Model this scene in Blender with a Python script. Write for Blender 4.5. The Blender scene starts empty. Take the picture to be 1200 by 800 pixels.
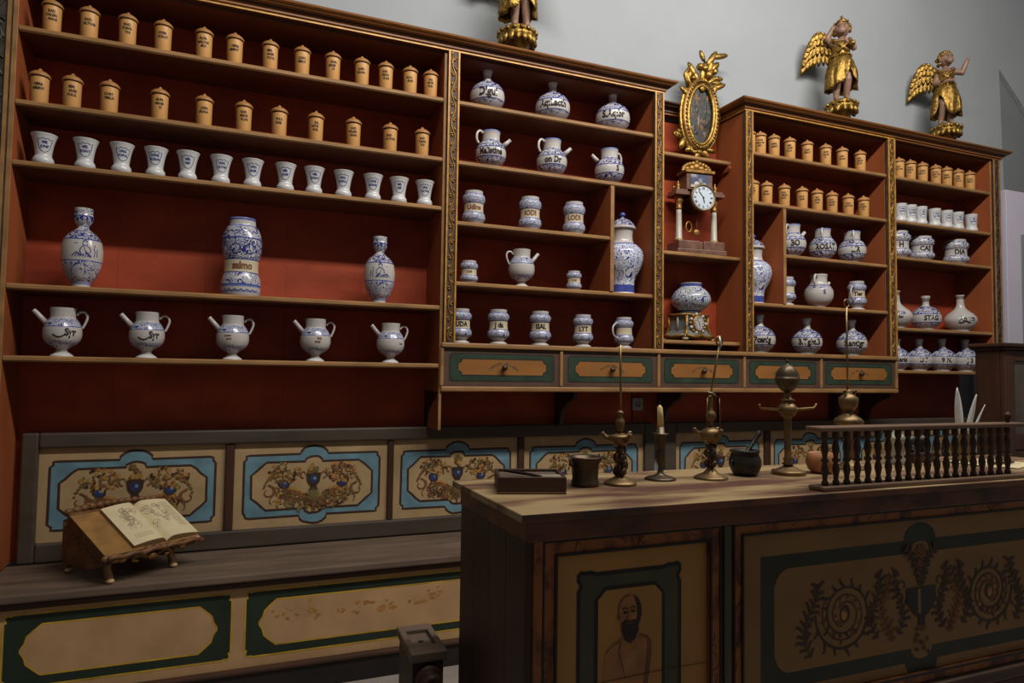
import bpy, math, random
from mathutils import Vector, Matrix
from mathutils.geometry import tessellate_polygon
C = bpy.context.scene.collection
PI = math.pi
rnd = random.Random(7)

# ------------------------------------------------------------------ camera
R0 = Vector((0.9250345, -0.3796233, 0.0140438))
R1 = Vector((-0.0308822, -0.0383020, 0.9987889))
R2 = Vector((0.3786257, 0.9243479, 0.0471543))
CAM = Vector((0, 0, 1.25)); FPX = 800.0
cd = bpy.data.cameras.new('camera'); cam = bpy.data.objects.new('camera', cd); C.objects.link(cam)
cd.sensor_width = 36; cd.lens = 24; cd.clip_start = .02
m = Matrix((( R0.x, R1.x, -R2.x, 0), (R0.y, R1.y, -R2.y, 0), (R0.z, R1.z, -R2.z, CAM.z), (0, 0, 0, 1)))
cam.matrix_world = m
bpy.context.scene.camera = cam

def x_at(px, y, z):
    """X of the point at depth y and height z that is seen in column px of the photo"""
    a = (px - 600) / FPX
    k0 = R0.y * y + R0.z * (z - CAM.z); k2 = R2.y * y + R2.z * (z - CAM.z)
    return (a * k2 - k0) / (R0.x - a * R2.x)
def z_at(py, x, y):
    a = -(py - 400) / FPX
    k1 = R1.x * x + R1.y * y; k2 = R2.x * x + R2.y * y
    return CAM.z + (a * k2 - k1) / (R1.z - a * R2.z)
def depth(x, y, z=1.25):
    return R2.dot(Vector((x, y, z)) - CAM)

# ------------------------------------------------------------------ materials
def lin(c):
    return tuple((v/255/12.92 if v/255 <= .04045 else ((v/255+.055)/1.055)**2.4) for v in c) + (1,)
MATS = {}
def mat(name, rgb, rough=.55, metal=0., var=.18, scale=9., stretch=(1, 1, 1), bump=0., rgb2=None, spec=.4, bscale=None, amount=.5, detail=6):
    m = bpy.data.materials.new(name); m.use_nodes = True
    nt = m.node_tree; b = nt.nodes['Principled BSDF']
    b.inputs['Roughness'].default_value = rough; b.inputs['Metallic'].default_value = metal
    b.inputs['Specular IOR Level'].default_value = spec
    tc = nt.nodes.new('ShaderNodeTexCoord'); mp = nt.nodes.new('ShaderNodeMapping')
    mp.inputs['Scale'].default_value = stretch
    nt.links.new(tc.outputs['Object'], mp.inputs['Vector'])
    nz = nt.nodes.new('ShaderNodeTexNoise'); nz.inputs['Scale'].default_value = scale; nz.inputs['Detail'].default_value = detail
    nt.links.new(mp.outputs['Vector'], nz.inputs['Vector'])
    rp = nt.nodes.new('ShaderNodeValToRGB'); nt.links.new(nz.outputs['Fac'], rp.inputs['Fac'])
    c = lin(rgb); c2 = lin(rgb2) if rgb2 else None
    if c2:
        rp.color_ramp.elements[0].position = amount - .08; rp.color_ramp.elements[1].position = amount + .08
        rp.color_ramp.elements[0].color = c; rp.color_ramp.elements[1].color = c2
    else:
        rp.color_ramp.elements[0].position = .3; rp.color_ramp.elements[1].position = .72
        rp.color_ramp.elements[0].color = tuple(v * (1 - var) for v in c[:3]) + (1,)
        rp.color_ramp.elements[1].color = tuple(min(1, v * (1 + var)) for v in c[:3]) + (1,)
    nt.links.new(rp.outputs['Color'], b.inputs['Base Color'])
    if bump:
        bp = nt.nodes.new('ShaderNodeBump'); bp.inputs['Strength'].default_value = bump; bp.inputs['Distance'].default_value = .004
        if bscale:
            n2 = nt.nodes.new('ShaderNodeTexNoise'); n2.inputs['Scale'].default_value = bscale; n2.inputs['Detail'].default_value = 4
            nt.links.new(mp.outputs['Vector'], n2.inputs['Vector']); nt.links.new(n2.outputs['Fac'], bp.inputs['Height'])
        else: nt.links.new(nz.outputs['Fac'], bp.inputs['Height'])
        nt.links.new(bp.outputs['Normal'], b.inputs['Normal'])
    MATS[name] = m
    return m
def scroll(name, base, ink, scale, width=.10, dist=1.6, rough=.2, third=None):
    """painted blue scrollwork on white tin glaze: contour lines and blobs of a warped noise"""
    m = bpy.data.materials.new(name); m.use_nodes = True
    nt = m.node_tree; b = nt.nodes['Principled BSDF']; b.inputs['Roughness'].default_value = rough
    tc = nt.nodes.new('ShaderNodeTexCoord')
    nz = nt.nodes.new('ShaderNodeTexNoise'); nz.inputs['Scale'].default_value = scale
    nz.inputs['Detail'].default_value = 1.5; nz.inputs['Distortion'].default_value = dist
    nt.links.new(tc.outputs['Object'], nz.inputs['Vector'])
    rp = nt.nodes.new('ShaderNodeValToRGB'); nt.links.new(nz.outputs['Fac'], rp.inputs['Fac'])
    e = rp.color_ramp.elements
    B, K = lin(base), lin(ink); MID = tuple((x*.6+y*.4) for x, y in zip(B, K))
    e[0].position = 0; e[0].color = K; e[1].position = 1; e[1].color = B
    for p, c in ((.36, K), (.39, B), (.47, B), (.485, K), (.485 + width*.4, K), (.50 + width*.4, B), (.60, B), (.63, MID), (.70, lin(third) if third else MID), (.73, B)):
        x = e.new(p); x.color = c
    nt.links.new(rp.outputs['Color'], b.inputs['Base Color'])
    MATS[name] = m

mat('red_paint', (150, 62, 40), .55, var=.22, scale=5, bump=.15, bscale=40, spec=.3)
mat('red_back', (162, 68, 40), .6, var=.30, scale=3.2, stretch=(1, 1, 1.6), bump=.2, bscale=30, spec=.25)
mat('orange_side', (150, 80, 44), .55, var=.2, scale=5, stretch=(1, 1, .3), bump=.15, spec=.3)
mat('ochre_edge', (148, 110, 68), .5, var=.28, scale=14, stretch=(.4, 1, 1), bump=.2, spec=.35)
mat('shelf_under', (104, 62, 40), .6, var=.25, scale=7, stretch=(.3, 1, 1), bump=.2, spec=.3)
mat('dark_wood', (66, 42, 30), .5, var=.35, scale=10, stretch=(.25, 1, 1), bump=.25, spec=.35)
mat('dark_wood_v', (64, 40, 28), .5, var=.35, scale=10, stretch=(1, 1, .2), bump=.25, spec=.35)
mat('cornice_wood', (130, 82, 40), .45, var=.3, scale=8, stretch=(.25, 1, 1), bump=.15, spec=.35)
mat('grey_wood', (72, 62, 52), .5, var=.25, scale=10, stretch=(.25, 1, 1), bump=.2, spec=.35)
mat('seat_wood', (104, 86, 72), .5, var=.38, scale=12, stretch=(.22, 1.4, 1), bump=.3, spec=.4)
mat('top_wood', (164, 140, 100), .5, scale=6, stretch=(.45, 1.8, 1), bump=.25, rgb2=(96, 64, 50), spec=.35, amount=.52)
mat('gilt_trim', (184, 134, 62), .4, .1, var=.3, scale=25, bump=.2)
mat('gold', (146, 114, 54), .36, .8, var=.65, scale=30, bump=.8, bscale=70)
mat('old_gold', (146, 108, 52), .42, .55, var=.4, scale=30, bump=.4, bscale=70)
mat('flesh', (134, 102, 84), .45, var=.2, scale=14)
mat('dark_ground', (78, 54, 34), .6, var=.3, scale=20)
mat('carved_dark', (60, 54, 46), .55, var=.5, scale=26, bump=.6)
mat('tan_wood', (200, 148, 86), .42, var=.14, scale=16, stretch=(1, 1, .3), bump=.08)
mat('tan_lid', (170, 120, 70), .42, var=.18, scale=16, bump=.08)
mat('ink', (38, 26, 20), .6, var=.3)
mat('ink_blue', (52, 62, 128), .35, var=.2)
mat('ink_brown', (124, 80, 52), .5, var=.2)
mat('glaze', (188, 182, 176), .2, var=.07, scale=9, spec=.5)
mat('glaze_white', (200, 199, 198), .22, var=.05, scale=9, spec=.5)
mat('glaze_cream', (204, 190, 160), .25, var=.1, scale=12, spec=.5)
mat('blue_line', (66, 78, 148), .22, var=.3, scale=30)
mat('blue_wash', (118, 128, 178), .22, var=.35, scale=30)
scroll('scroll', (200, 198, 198), (34, 42, 112), 34, .24, 2.2)
scroll('scroll_dense', (192, 194, 204), (30, 40, 112), 40, .36, 2.6)
scroll('scroll_light', (200, 196, 192), (62, 70, 132), 32, .12, 2.2)
scroll('cobalt_floral', (220, 224, 230), (20, 38, 136), 19, .40, 3.0, .12)
scroll('poly_floral', (196, 198, 194), (50, 66, 136), 22, .10, 2.2, .18, third=(120, 118, 76))
mat('white_plaster', (155, 159, 162), .85, var=.05, scale=2.2, bump=.15, bscale=14, spec=.2)
mat('grey_and_recess_shade', (126, 130, 130), .9, var=.06, scale=3, spec=.1)  # plain grey parts; on the recess wall it carries painted shade
mat('white_door', (196, 190, 204), .5, var=.03, scale=3)
mat('floor_tile', (150, 138, 128), .5, var=.12, scale=7, bump=.1)
mat('cream_paint', (170, 142, 102), .6, var=.14, scale=9, bump=.15, bscale=60)
mat('cream_dull', (184, 146, 104), .55, var=.16, scale=6, bump=.1, bscale=60)
mat('panel_blue', (100, 134, 146), .6, var=.22, scale=14)
mat('outline', (60, 38, 26), .6, var=.2)
mat('deep_blue', (46, 54, 96), .6, var=.25, scale=30)
mat('paint_brown', (112, 72, 40), .6, var=.3, scale=30)
mat('paint_ochre', (166, 120, 58), .6, var=.3, scale=30)
mat('paint_olive', (108, 100, 56), .6, var=.3, scale=30)
mat('paint_red', (150, 84, 50), .6, var=.3, scale=30)
mat('bench_green', (34, 48, 36), .5, var=.25, scale=8)
mat('bench_yellow', (188, 150, 50), .5, var=.3, scale=14)
mat('worn_ochre', (164, 118, 62), .6, var=.3, scale=20)
mat('drawer_border', (88, 64, 52), .5, var=.2, scale=9)
mat('drawer_green', (46, 62, 48), .5, var=.22, scale=14)
mat('drawer_dark', (44, 40, 34), .5, var=.2, scale=14)
mat('drawer_ochre', (146, 96, 46), .5, var=.16, scale=10, stretch=(.4, 1, 1))
mat('dark_knob', (58, 34, 22), .4, var=.2)
mat('counter_dark', (54, 34, 22), .45, var=.4, scale=7, stretch=(1, 1, .2), bump=.2)
mat('counter_black', (34, 28, 26), .5, var=.3, scale=8)
mat('marbled', (150, 88, 42), .45, rgb2=(84, 46, 28), scale=26, stretch=(1, 1, .6), bump=.1, amount=.56)
mat('marbled_frieze', (104, 62, 40), .45, rgb2=(62, 42, 34), scale=16, stretch=(.5, 1, 1), bump=.1, amount=.54)
mat('counter_ochre', (172, 124, 62), .5, var=.14, scale=6, stretch=(1, 1, .4))
mat('counter_tan', (136, 102, 58), .5, var=.16, scale=6, stretch=(.5, 1, 1))
mat('counter_green', (72, 74, 50), .5, var=.2, scale=8)
mat('counter_deep_green', (46, 52, 42), .5, var=.2, scale=8)
mat('arabesque_blue', (50, 46, 52), .55, var=.25, scale=20)
mat('arabesque', (66, 48, 38), .55, var=.25, scale=20)
mat('skin_paint', (164, 112, 66), .5, var=.25, scale=30)
mat('skin_shade', (112, 72, 46), .5, var=.25, scale=30)
mat('beard_paint', (50, 38, 30), .5, var=.3, scale=30)
mat('rail_wood', (112, 86, 66), .5, var=.3, scale=12, stretch=(.25, 1, 1), bump=.2)
mat('baluster_wood', (74, 50, 36), .45, var=.3, scale=14, bump=.15)
mat('brass', (150, 124, 78), .34, .85, var=.25, scale=20, bump=.1)
mat('dull_brass', (128, 104, 70), .45, .7, var=.3, scale=20, bump=.15)
mat('bronze', (92, 78, 62), .42, .75, var=.3, scale=20, bump=.15)
mat('iron_dark', (62, 60, 56), .45, .6, var=.35, scale=24, bump=.3)
mat('pale_metal', (176, 170, 150), .4, .5, var=.2, scale=16)
mat('wax', (244, 216, 150), .5, var=.08, scale=14)
mat('paper', (214, 196, 156), .7, var=.08, scale=12)
mat('page_print', (140, 124, 96), .7, var=.2, scale=20)
mat('page_block', (150, 118, 76), .7, var=.3, scale=60, stretch=(.2, .2, 4))
mat('leather', (148, 108, 60), .55, var=.3, scale=14, bump=.2)
mat('carved_brown', (112, 76, 44), .5, var=.35, scale=16, bump=.4)
mat('foot_pale', (190, 158, 116), .5, var=.2, scale=16)
mat('feather_white', (206, 204, 198), .7, var=.12, scale=30)
mat('clay', (176, 118, 78), .5, var=.35, scale=14)
mat('pink_marble', (112, 80, 66), .3, var=.3, scale=24, spec=.5)
mat('alabaster', (178, 172, 156), .35, var=.1, scale=14)
mat('dial_white', (200, 212, 222), .3, var=.03)
mat('clock_black', (40, 34, 30), .4, var=.2)
mat('clock_green', (108, 112, 104), .3, var=.3, scale=24)
mat('scene_blue', (72, 78, 104), .4, rgb2=(150, 152, 156), scale=30, amount=.6)
mat('dark_painting', (38, 38, 34), .4, rgb2=(62, 58, 46), scale=30, amount=.56)
mat('painting_light', (96, 76, 60), .4, var=.4, scale=40)
mat('plastic_grey', (148, 150, 146), .4, var=.03)
mat('glass_dark', (78, 66, 56), .25, var=.35, scale=9, spec=.6)

# ------------------------------------------------------------------ mesh building
class MB:
    def __init__(s): s.v = []; s.f = []; s.m = []; s.sm = []; s.names = []
    def mi(s, n):
        if n not in s.names: s.names.append(n)
        return s.names.index(n)
    def add(s, vs, fs, mt, smooth=False):
        o = len(s.v); s.v += [tuple(v) for v in vs]
        k = None if isinstance(mt, (list, tuple)) else s.mi(mt)
        for i, f in enumerate(fs):
            s.f.append(tuple(a + o for a in f)); s.m.append(s.mi(mt[i]) if k is None else k); s.sm.append(smooth)
    def box(s, x0, x1, y0, y1, z0, z1, mt, front=None, T=None):
        vs = [(x, y, z) for x in (x0, x1) for y in (y0, y1) for z in (z0, z1)]
        if T: vs = [T @ Vector(v) for v in vs]
        fs = [(0, 1, 3, 2), (4, 6, 7, 5), (0, 4, 5, 1), (2, 3, 7, 6), (0, 2, 6, 4), (1, 5, 7, 3)]
        ms = [mt] * 6
        if front: ms[2] = front
        s.add(vs, fs, ms)
    def prism(s, poly, vec, mt, T=None, cap=None):
        """poly: 3D points of a planar loop, swept along vec"""
        n = len(poly); P = [Vector(p) for p in poly]; V = Vector(vec)
        vs = P + [p + V for p in P]
        if T: vs = [T @ v for v in vs]
        fs = [(i, (i+1) % n, n + (i+1) % n, n + i) for i in range(n)]
        s.add(vs, fs, mt)
        tr = tessellate_polygon([P])
        s.add(vs[:n], [t for t in tr], cap or mt); s.add(vs[n:], [tuple(reversed(t)) for t in tr], mt)
    def lathe(s, prof, seg=28, c=(0, 0, 0), T=None, mt=None, lobes=0, lobe=0.):
        """prof: (z, r[, mat]); a segment takes the material of its lower point"""
        n = len(prof); vs = []; fs = []; ms = []
        cx, cy, cz = c
        for p in prof:
            for k in range(seg):
                a = 2*PI*k/seg; r = p[1] * (1 + lobe*math.cos(lobes*a)) if lobes else p[1]
                vs.append(Vector((cx + r*math.sin(a), cy - r*math.cos(a), cz + p[0])))
        for i in range(n - 1):
            q = prof[i][2] if len(prof[i]) > 2 else mt
            for k in range(seg):
                k2 = (k+1) % seg
                fs.append((i*seg+k, i*seg+k2, (i+1)*seg+k2, (i+1)*seg+k)); ms.append(q)
        if T: vs = [T @ v for v in vs]
        q0 = prof[0][2] if len(prof[0]) > 2 else mt; q1 = prof[-2][2] if len(prof[-2]) > 2 else mt
        if prof[0][1] > 1e-5: fs.append(tuple(reversed(range(seg)))); ms.append(q0)
        if prof[-1][1] > 1e-5: fs.append(tuple((n-1)*seg + k for k in range(seg))); ms.append(q1)
        s.add(vs, fs, ms, True)
    def tube(s, path, r, mt, seg=8, T=None, closed=False, flat=1.):
        P = [Vector(p) for p in path]; n = len(P); vs = []; fs = []
        rr = r if isinstance(r, (list, tuple)) else [r] * n
        up = None
        for i in range(n):
            if closed: d = P[(i+1) % n] - P[i-1]
            else: d = P[min(i+1, n-1)] - P[max(i-1, 0)]
            d.normalize()
            if up is None:
                up = Vector((0, 0, 1)) if abs(d.z) < .9 else Vector((0, 1, 0))
            a = d.cross(up)
            if a.length < 1e-4: a = d.orthogonal()
            a.normalize(); b = a.cross(d); b.normalize(); up = b
            for k in range(seg):
                t = 2*PI*k/seg
                vs.append(P[i] + a*(rr[i]*math.cos(t)) + b*(rr[i]*flat*math.sin(t)))
        m = n if closed else n - 1
        for i in range(m):
            j = (i+1) % n
            for k in range(seg):
                k2 = (k+1) % seg
                fs.append((i*seg+k, i*seg+k2, j*seg+k2, j*seg+k))
        if not closed: fs += [tuple(reversed(range(seg))), tuple((n-1)*seg+k for k in range(seg))]
        if T: vs = [T @ v for v in vs]
        s.add(vs, fs, mt, True)
    def ball(s, c, r, mt, seg=14, rings=8, T=None, M=None):
        """ellipsoid: r a number or (rx, ry, rz); M a rotation applied about its centre"""
        if not isinstance(r, (list, tuple)): r = (r, r, r)
        c = Vector(c); vs = []; fs = []
        for i in range(rings + 1):
            ph = PI * i / rings - PI/2
            for k in range(seg):
                a = 2*PI*k/seg
                v = Vector((r[0]*math.cos(ph)*math.cos(a), r[1]*math.cos(ph)*math.sin(a), r[2]*math.sin(ph)))
                if M: v = M @ v
                vs.append(c + v)
        for i in range(rings):
            for k in range(seg):
                k2 = (k+1) % seg
                fs.append((i*seg+k, i*seg+k2, (i+1)*seg+k2, (i+1)*seg+k))
        if T: vs = [T @ v for v in vs]
        s.add(vs, fs, mt, True)
    def build(s, name, parent=None, off=(0, 0, 0), bevel=0., T=None, label=None):
        me = bpy.data.meshes.new(name)
        o3 = Vector(off)
        vs = [Vector(v) - o3 for v in s.v]
        me.from_pydata([tuple(v) for v in vs], [], s.f)
        for n in s.names: me.materials.append(MATS[n])
        me.polygons.foreach_set('material_index', s.m); me.polygons.foreach_set('use_smooth', s.sm)
        me.validate(); me.update()
        o = bpy.data.objects.new(name, me); C.objects.link(o)
        if parent: o.parent = parent
        if bevel:
            b = o.modifiers.new('bevel', 'BEVEL'); b.width = bevel; b.segments = 2; b.limit_method = 'ANGLE'; b.angle_limit = .6
        if label: o['label'] = label
        return o

def tag(o, label, cat, group=None, kind=None):
    n = len(label.split())
    if not kind and not 4 <= n <= 16: print('LABEL LENGTH', n, label)
    o['label'] = label; o['category'] = cat
    if group: o['group'] = group
    if kind: o['kind'] = kind
    return o
def thing(name, label, cat, loc=(0, 0, 0), rz=0., group=None, scale=1.):
    o = bpy.data.objects.new(name, None); C.objects.link(o)
    o.location = loc; o.rotation_euler = (0, 0, rz); o.scale = (scale,)*3; o.empty_display_size = .05
    return tag(o, label, cat, group)
def struct(o):
    o['kind'] = 'structure'; return o
def copy_thing(src, loc, rz=0., label=None, group=None, scale=None):
    r = src.copy(); C.objects.link(r); r.location = loc; r.rotation_euler = (0, 0, rz)
    if scale: r.scale = (scale,)*3
    if label: tag(r, label, src['category'], group or src.get('group'))
    for ch in list(src.children):
        c = ch.copy(); C.objects.link(c); c.parent = r
        for g in list(ch.children):
            d = g.copy(); C.objects.link(d); d.parent = c
    return r

# flat painting on a plane: layered real strokes and shapes
class Paint:
    def __init__(s, mb, O, U, V, N, step=.0003, base=.0004):
        s.mb = mb; s.O, s.U, s.V, s.N = Vector(O), Vector(U), Vector(V), Vector(N); s.h = base; s.step = step
    def P(s, u, v, h=None): return s.O + s.U*u + s.V*v + s.N*(s.h if h is None else h)
    def up(s): s.h += s.step
    def poly(s, pts, mt):
        s.h += 6e-6
        vs = [s.P(u, v) for u, v in pts]
        tr = tessellate_polygon([[Vector((u, v, 0)) for u, v in pts]])
        s.mb.add(vs, tr, mt)
    def ring(s, outer, inner, mt):
        n = len(outer); vs = [s.P(*p) for p in outer] + [s.P(*p) for p in inner]
        s.mb.add(vs, [(i, (i+1) % n, n + (i+1) % n, n + i) for i in range(n)], mt)
    def ell(s, u, v, a, b, mt, n=14, rot=0.):
        s.h += 6e-6
        c, q = math.cos(rot), math.sin(rot)
        pts = [(u + a*math.cos(t)*c - b*math.sin(t)*q, v + a*math.cos(t)*q + b*math.sin(t)*c) for t in (2*PI*i/n for i in range(n))]
        s.mb.add([s.P(*p) for p in pts], [tuple(range(n))], mt)
    def stroke(s, pts, w, mt, closed=False):
        s.h += 6e-6
        n = len(pts); ws = w if isinstance(w, (list, tuple)) else [w]*n
        L = []; Rr = []
        for i in range(n):
            a = Vector(pts[(i-1) % n if closed else max(i-1, 0)]); b = Vector(pts[(i+1) % n if closed else min(i+1, n-1)])
            d = b - a
            if d.length < 1e-9: d = Vector((1, 0))
            d.normalize(); nn = Vector((-d.y, d.x)); p = Vector(pts[i])
            L.append(p + nn*ws[i]/2); Rr.append(p - nn*ws[i]/2)
        vs = [s.P(p.x, p.y) for p in L] + [s.P(p.x, p.y) for p in Rr]
        m = n if closed else n-1
        s.mb.add(vs, [(i, n+i, n+(i+1) % n, (i+1) % n) for i in range(m)], mt)
    def spiral(s, u, v, r0, r1, a0, turns, w, mt, n=22):
        pts = []
        for i in range(n):
            t = i/(n-1); a = a0 + turns*2*PI*t; r = r0 + (r1-r0)*t
            pts.append((u + r*math.cos(a), v + r*math.sin(a)))
        s.stroke(pts, [w*(1-.5*i/(n-1)) for i in range(n)], mt)
    def text(s, txt, u, v, size, mt):
        vs, tr = glyphs(txt); s.mb.add([s.P(u + x*size, v + y*size) for x, y in vs], tr, mt)

_gl = {}
def glyphs(txt):
    """flat outline lettering, centred, capital height about 1"""
    if txt in _gl: return _gl[txt]
    cu = bpy.data.curves.new('t', 'FONT'); cu.body = txt; cu.size = 1.4; cu.align_x = 'CENTER'; cu.align_y = 'CENTER'
    cu.resolution_u = 2; cu.offset = .06; cu.space_line = .95
    o = bpy.data.objects.new('t', cu); C.objects.link(o)
    dg = bpy.context.evaluated_depsgraph_get(); dg.update()
    me = o.evaluated_get(dg).to_mesh()
    vs = [(v.co.x, v.co.y) for v in me.vertices]; tr = [tuple(p.vertices) for p in me.polygons]
    o.evaluated_get(dg).to_mesh_clear()
    bpy.data.objects.remove(o); bpy.data.curves.remove(cu)
    _gl[txt] = (vs, tr); return vs, tr
def prof_r(prof, z):
    for a, b in zip(prof, prof[1:]):
        if a[0] <= z <= b[0] and b[0] > a[0]: return a[1] + (b[1]-a[1])*(z-a[0])/(b[0]-a[0])
    return prof[0][1]
def wrap(mb, prof, shapes, z0, ang, mt, eps=.0008):
    """lay flat shapes (verts, faces) around a turned body at height z0"""
    vs, tr = shapes; out = []
    for u, v in vs:
        r = prof_r(prof, z0+v) + eps
        a = ang + u / max(prof_r(prof, z0), .01)
        out.append((r*math.sin(a), -r*math.cos(a), z0+v))
    mb.add(out, tr, mt)
def scaled(shape, k, kx=1.): return [(x*k*kx, y*k) for x, y in shape[0]], shape[1]
def stroke2d(pts, w, closed=False):
    n = len(pts); L = []; Q = []
    for i in range(n):
        a = Vector(pts[(i-1) % n if closed else max(i-1, 0)]); b = Vector(pts[(i+1) % n if closed else min(i+1, n-1)])
        d = (b-a); d = d.normalized() if d.length > 1e-9 else Vector((1, 0)); nn = Vector((-d.y, d.x)); p = Vector(pts[i])
        L.append(tuple(p + nn*w/2)); Q.append(tuple(p - nn*w/2))
    m = n if closed else n-1
    return L + Q, [(i, n+i, n+(i+1) % n, (i+1) % n) for i in range(m)]
def smooth_prof(pts, sub=4):
    """Catmull-Rom through (z, r, mat); a repeated point makes a sharp edge"""
    out = []; n = len(pts)
    for i in range(n-1):
        p0, p1, p2, p3 = pts[max(i-1, 0)], pts[i], pts[i+1], pts[min(i+2, n-1)]
        if (p1[0], p1[1]) == (p2[0], p2[1]): continue
        for k in range(sub):
            t = k/sub
            q = [0.5*((2*p1[j]) + (-p0[j]+p2[j])*t + (2*p0[j]-5*p1[j]+4*p2[j]-p3[j])*t*t + (-p0[j]+3*p1[j]-3*p2[j]+p3[j])*t**3) for j in (0, 1)]
            out.append((q[0], max(q[1], 0), p1[2]))
    out.append(pts[-1]); return out
def arc(cx, cy, r, a0, a1, n=8, ry=None):
    ry = r if ry is None else ry
    return [(cx + r*math.cos(a0+(a1-a0)*i/(n-1)), cy + ry*math.sin(a0+(a1-a0)*i/(n-1))) for i in range(n)]

ORD = ['first', 'second', 'third', 'fourth', 'fifth', 'sixth', 'seventh', 'eighth', 'ninth', 'tenth', 'eleventh', 'twelfth', 'thirteenth', 'fourteenth']
def ordinal(i, n): return 'leftmost' if i == 0 else 'rightmost' if i == n-1 else ORD[i] + ' from left'

# ------------------------------------------------------------------ room
YF, YB, YW = 3.05, 3.30, 3.325
mb = MB(); mb.box(-4, 8, -3, 3.5, -.05, 0, 'floor_tile'); struct(mb.build('floor'))
mb = MB()
pts = [(-4, 0), (5.42, 0), (5.385, 2.5), (5.345, 3.625), (5.62, 3.385), (6.6, 2.4), (8, 2.4), (8, 5.2), (-4, 5.2)]
mb.prism([(x, YW, z) for x, z in pts], (0, .03, 0), 'white_plaster'); struct(mb.build('wall_back'))
mb = MB(); mb.box(5.0, 8, YW+.032, 3.42, 0, 5.0, 'grey_and_recess_shade'); struct(mb.build('wall_recess'))  # wall colour darkened to paint in the shade of the recess
mb = MB(); mb.box(-4.05, -4, -3, 3.5, 0, 5.2, 'white_plaster'); struct(mb.build('wall_left'))
d = MB(); d.box(4.966, 6.1, 3.06, 3.10, 0, 2.585, 'white_door')
d.box(5.118, 5.95, 3.050, 3.0605, .9, 2.28, 'grey_and_recess_shade'); d.box(5.135, 5.93, 3.044, 3.0505, .92, 2.26, 'white_door')
struct(d.build('door_1', bevel=.004))

# ------------------------------------------------------------------ shelving units
def shelf_board(parent, x0, x1, ztop, yf=YF, yb=YB, th=.023, name='shelf'):
    b = MB(); r = .006
    prof = [(yb, ztop), (yf+r, ztop), (yf, ztop-r), (yf, ztop-th+r), (yf+r, ztop-th), (yb, ztop-th)]
    n = len(prof)
    vs = [(x0, y, z) for y, z in prof] + [(x1, y, z) for y, z in prof]
    fs = [(i, (i+1) % n, n+(i+1) % n, n+i) for i in range(n)]
    b.add(vs, fs, ['shelf_under', 'ochre_edge', 'ochre_edge', 'ochre_edge', 'shelf_under', 'shelf_under'])
    b.add(vs[:n], [tuple(range(n))], 'ochre_edge'); b.add(vs[n:], [tuple(reversed(range(n)))], 'ochre_edge')
    return b.build(name, parent, parent.location)
def side(parent, x0, x1, z0, z1, yf=YF, yb=YB, name='side_panel', m='orange_side', edge='ochre_edge', poly=None):
    b = MB(); b.box(x0, x1, yf, yb, z0, z1, m, edge); return b.build(name, parent, parent.location, bevel=.002)
def back(parent, x0, x1, z0, z1, y=YB):
    b = MB(); n = max(2, int((x1-x0)/.33)); w = (x1-x0)/n
    for i in range(n): b.box(x0+i*w+.0003, x0+(i+1)*w-.0003, y, y+.015, z0, z1, 'red_back')
    return b.build('back_panel', parent, parent.location)
def cornice(parent, x0, x1, left_ret=False, right_ret=False, y=YF, m='cornice_wood', gilt=True, yb=YB, zb=2.768):
    """stepped moulding; returns turn the profile round the open ends"""
    prof = [(0, .0, 'gilt_trim' if gilt else 'cornice_wood'), (.012, .0, 'gilt_trim' if gilt else 'cornice_wood'), (.012, .008, m), (.022, .008, m), (.024, .014, 'dark_wood'), (.032, .022, m), (.036, .034, m), (.044, .040, 'gilt_trim' if gilt else m), (.048, .050, m), (.056, .052, m)]
    b = MB()
    def ring(off, z):
        f = y - .015 - off
        xl = x0 - (off + .006 if left_ret else 0); xr = x1 + (off + .006 if right_ret else 0)
        return [(xl, yb, z), (xl, f, z), (xr, f, z), (xr, yb, z)]
    rows = [ring(p[1], zb + p[0]) for p in prof]
    for i in range(len(prof)-1):
        a, c = rows[i], rows[i+1]
        b.add(a + c, [(0, 1, 5, 4), (1, 2, 6, 5), (2, 3, 7, 6)], prof[i][2])
    b.add(rows[-1], [(0, 1, 2, 3)], 'dark_wood'); b.add(rows[0], [(3, 2, 1, 0)], 'shelf_under')
    b.add(rows[0] + rows[-1], [(4, 7, 3, 0)], m)
    return b.build('cornice', parent, parent.location)
def pilaster(parent, x0, x1, z0, z1, y=YF, vine=True, fill='dark_ground', seed=1):
    b = MB(); w = x1-x0
    b.box(x0, x1, y-.012, y+.012, z0, z1, fill)
    b.box(x0, x0+w*.14, y-.018, y-.0115, z0, z1, 'gilt_trim' if vine else 'ochre_edge'); b.box(x1-w*.14, x1, y-.018, y-.0115, z0, z1, 'gilt_trim' if vine else 'ochre_edge')
    p = b.build('pilaster', parent, parent.location)
    g = MB(); r = random.Random(seed); cx = (x0+x1)/2; A = w*.17; n = int((z1-z0)/.012); per = .145
    mt = 'old_gold' if vine else 'carved_dark'
    path = [(cx + A*math.sin(2*PI*(z0+.012*i)/per), y-.0135, z0+.006+.0119*i) for i in range(n)]
    g.tube(path, w*.062, mt, 6)
    k = 0; z = z0 + .03
    while z < z1 - .04:
        sx = -1 if k % 2 else 1
        u = cx + sx*w*.1
        sp = [(u + sx*(.2*w)*(1-t)*math.cos(5.2*t+.4) , y-.0135, z + .30*w*(1-t)*math.sin(5.2*t+.4)) for t in [i/9 for i in range(10)]]
        g.tube(sp, [w*.055*(1-.04*i) for i in range(10)], mt, 5)
        g.ball((cx - sx*w*.16, y-.0125, z+per*.22), (w*.09, .006, w*.24), mt, 8, 5, M=Matrix.Rotation(sx*.6, 3, 'Y'))
        g.ball((u, y-.0135, z), (w*.10, .006, w*.10), mt, 8, 5)
        z += per/2; k += 1
    g.build('gilded_vine' if vine else 'carved_foliage', p, parent.location)
    return p

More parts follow.
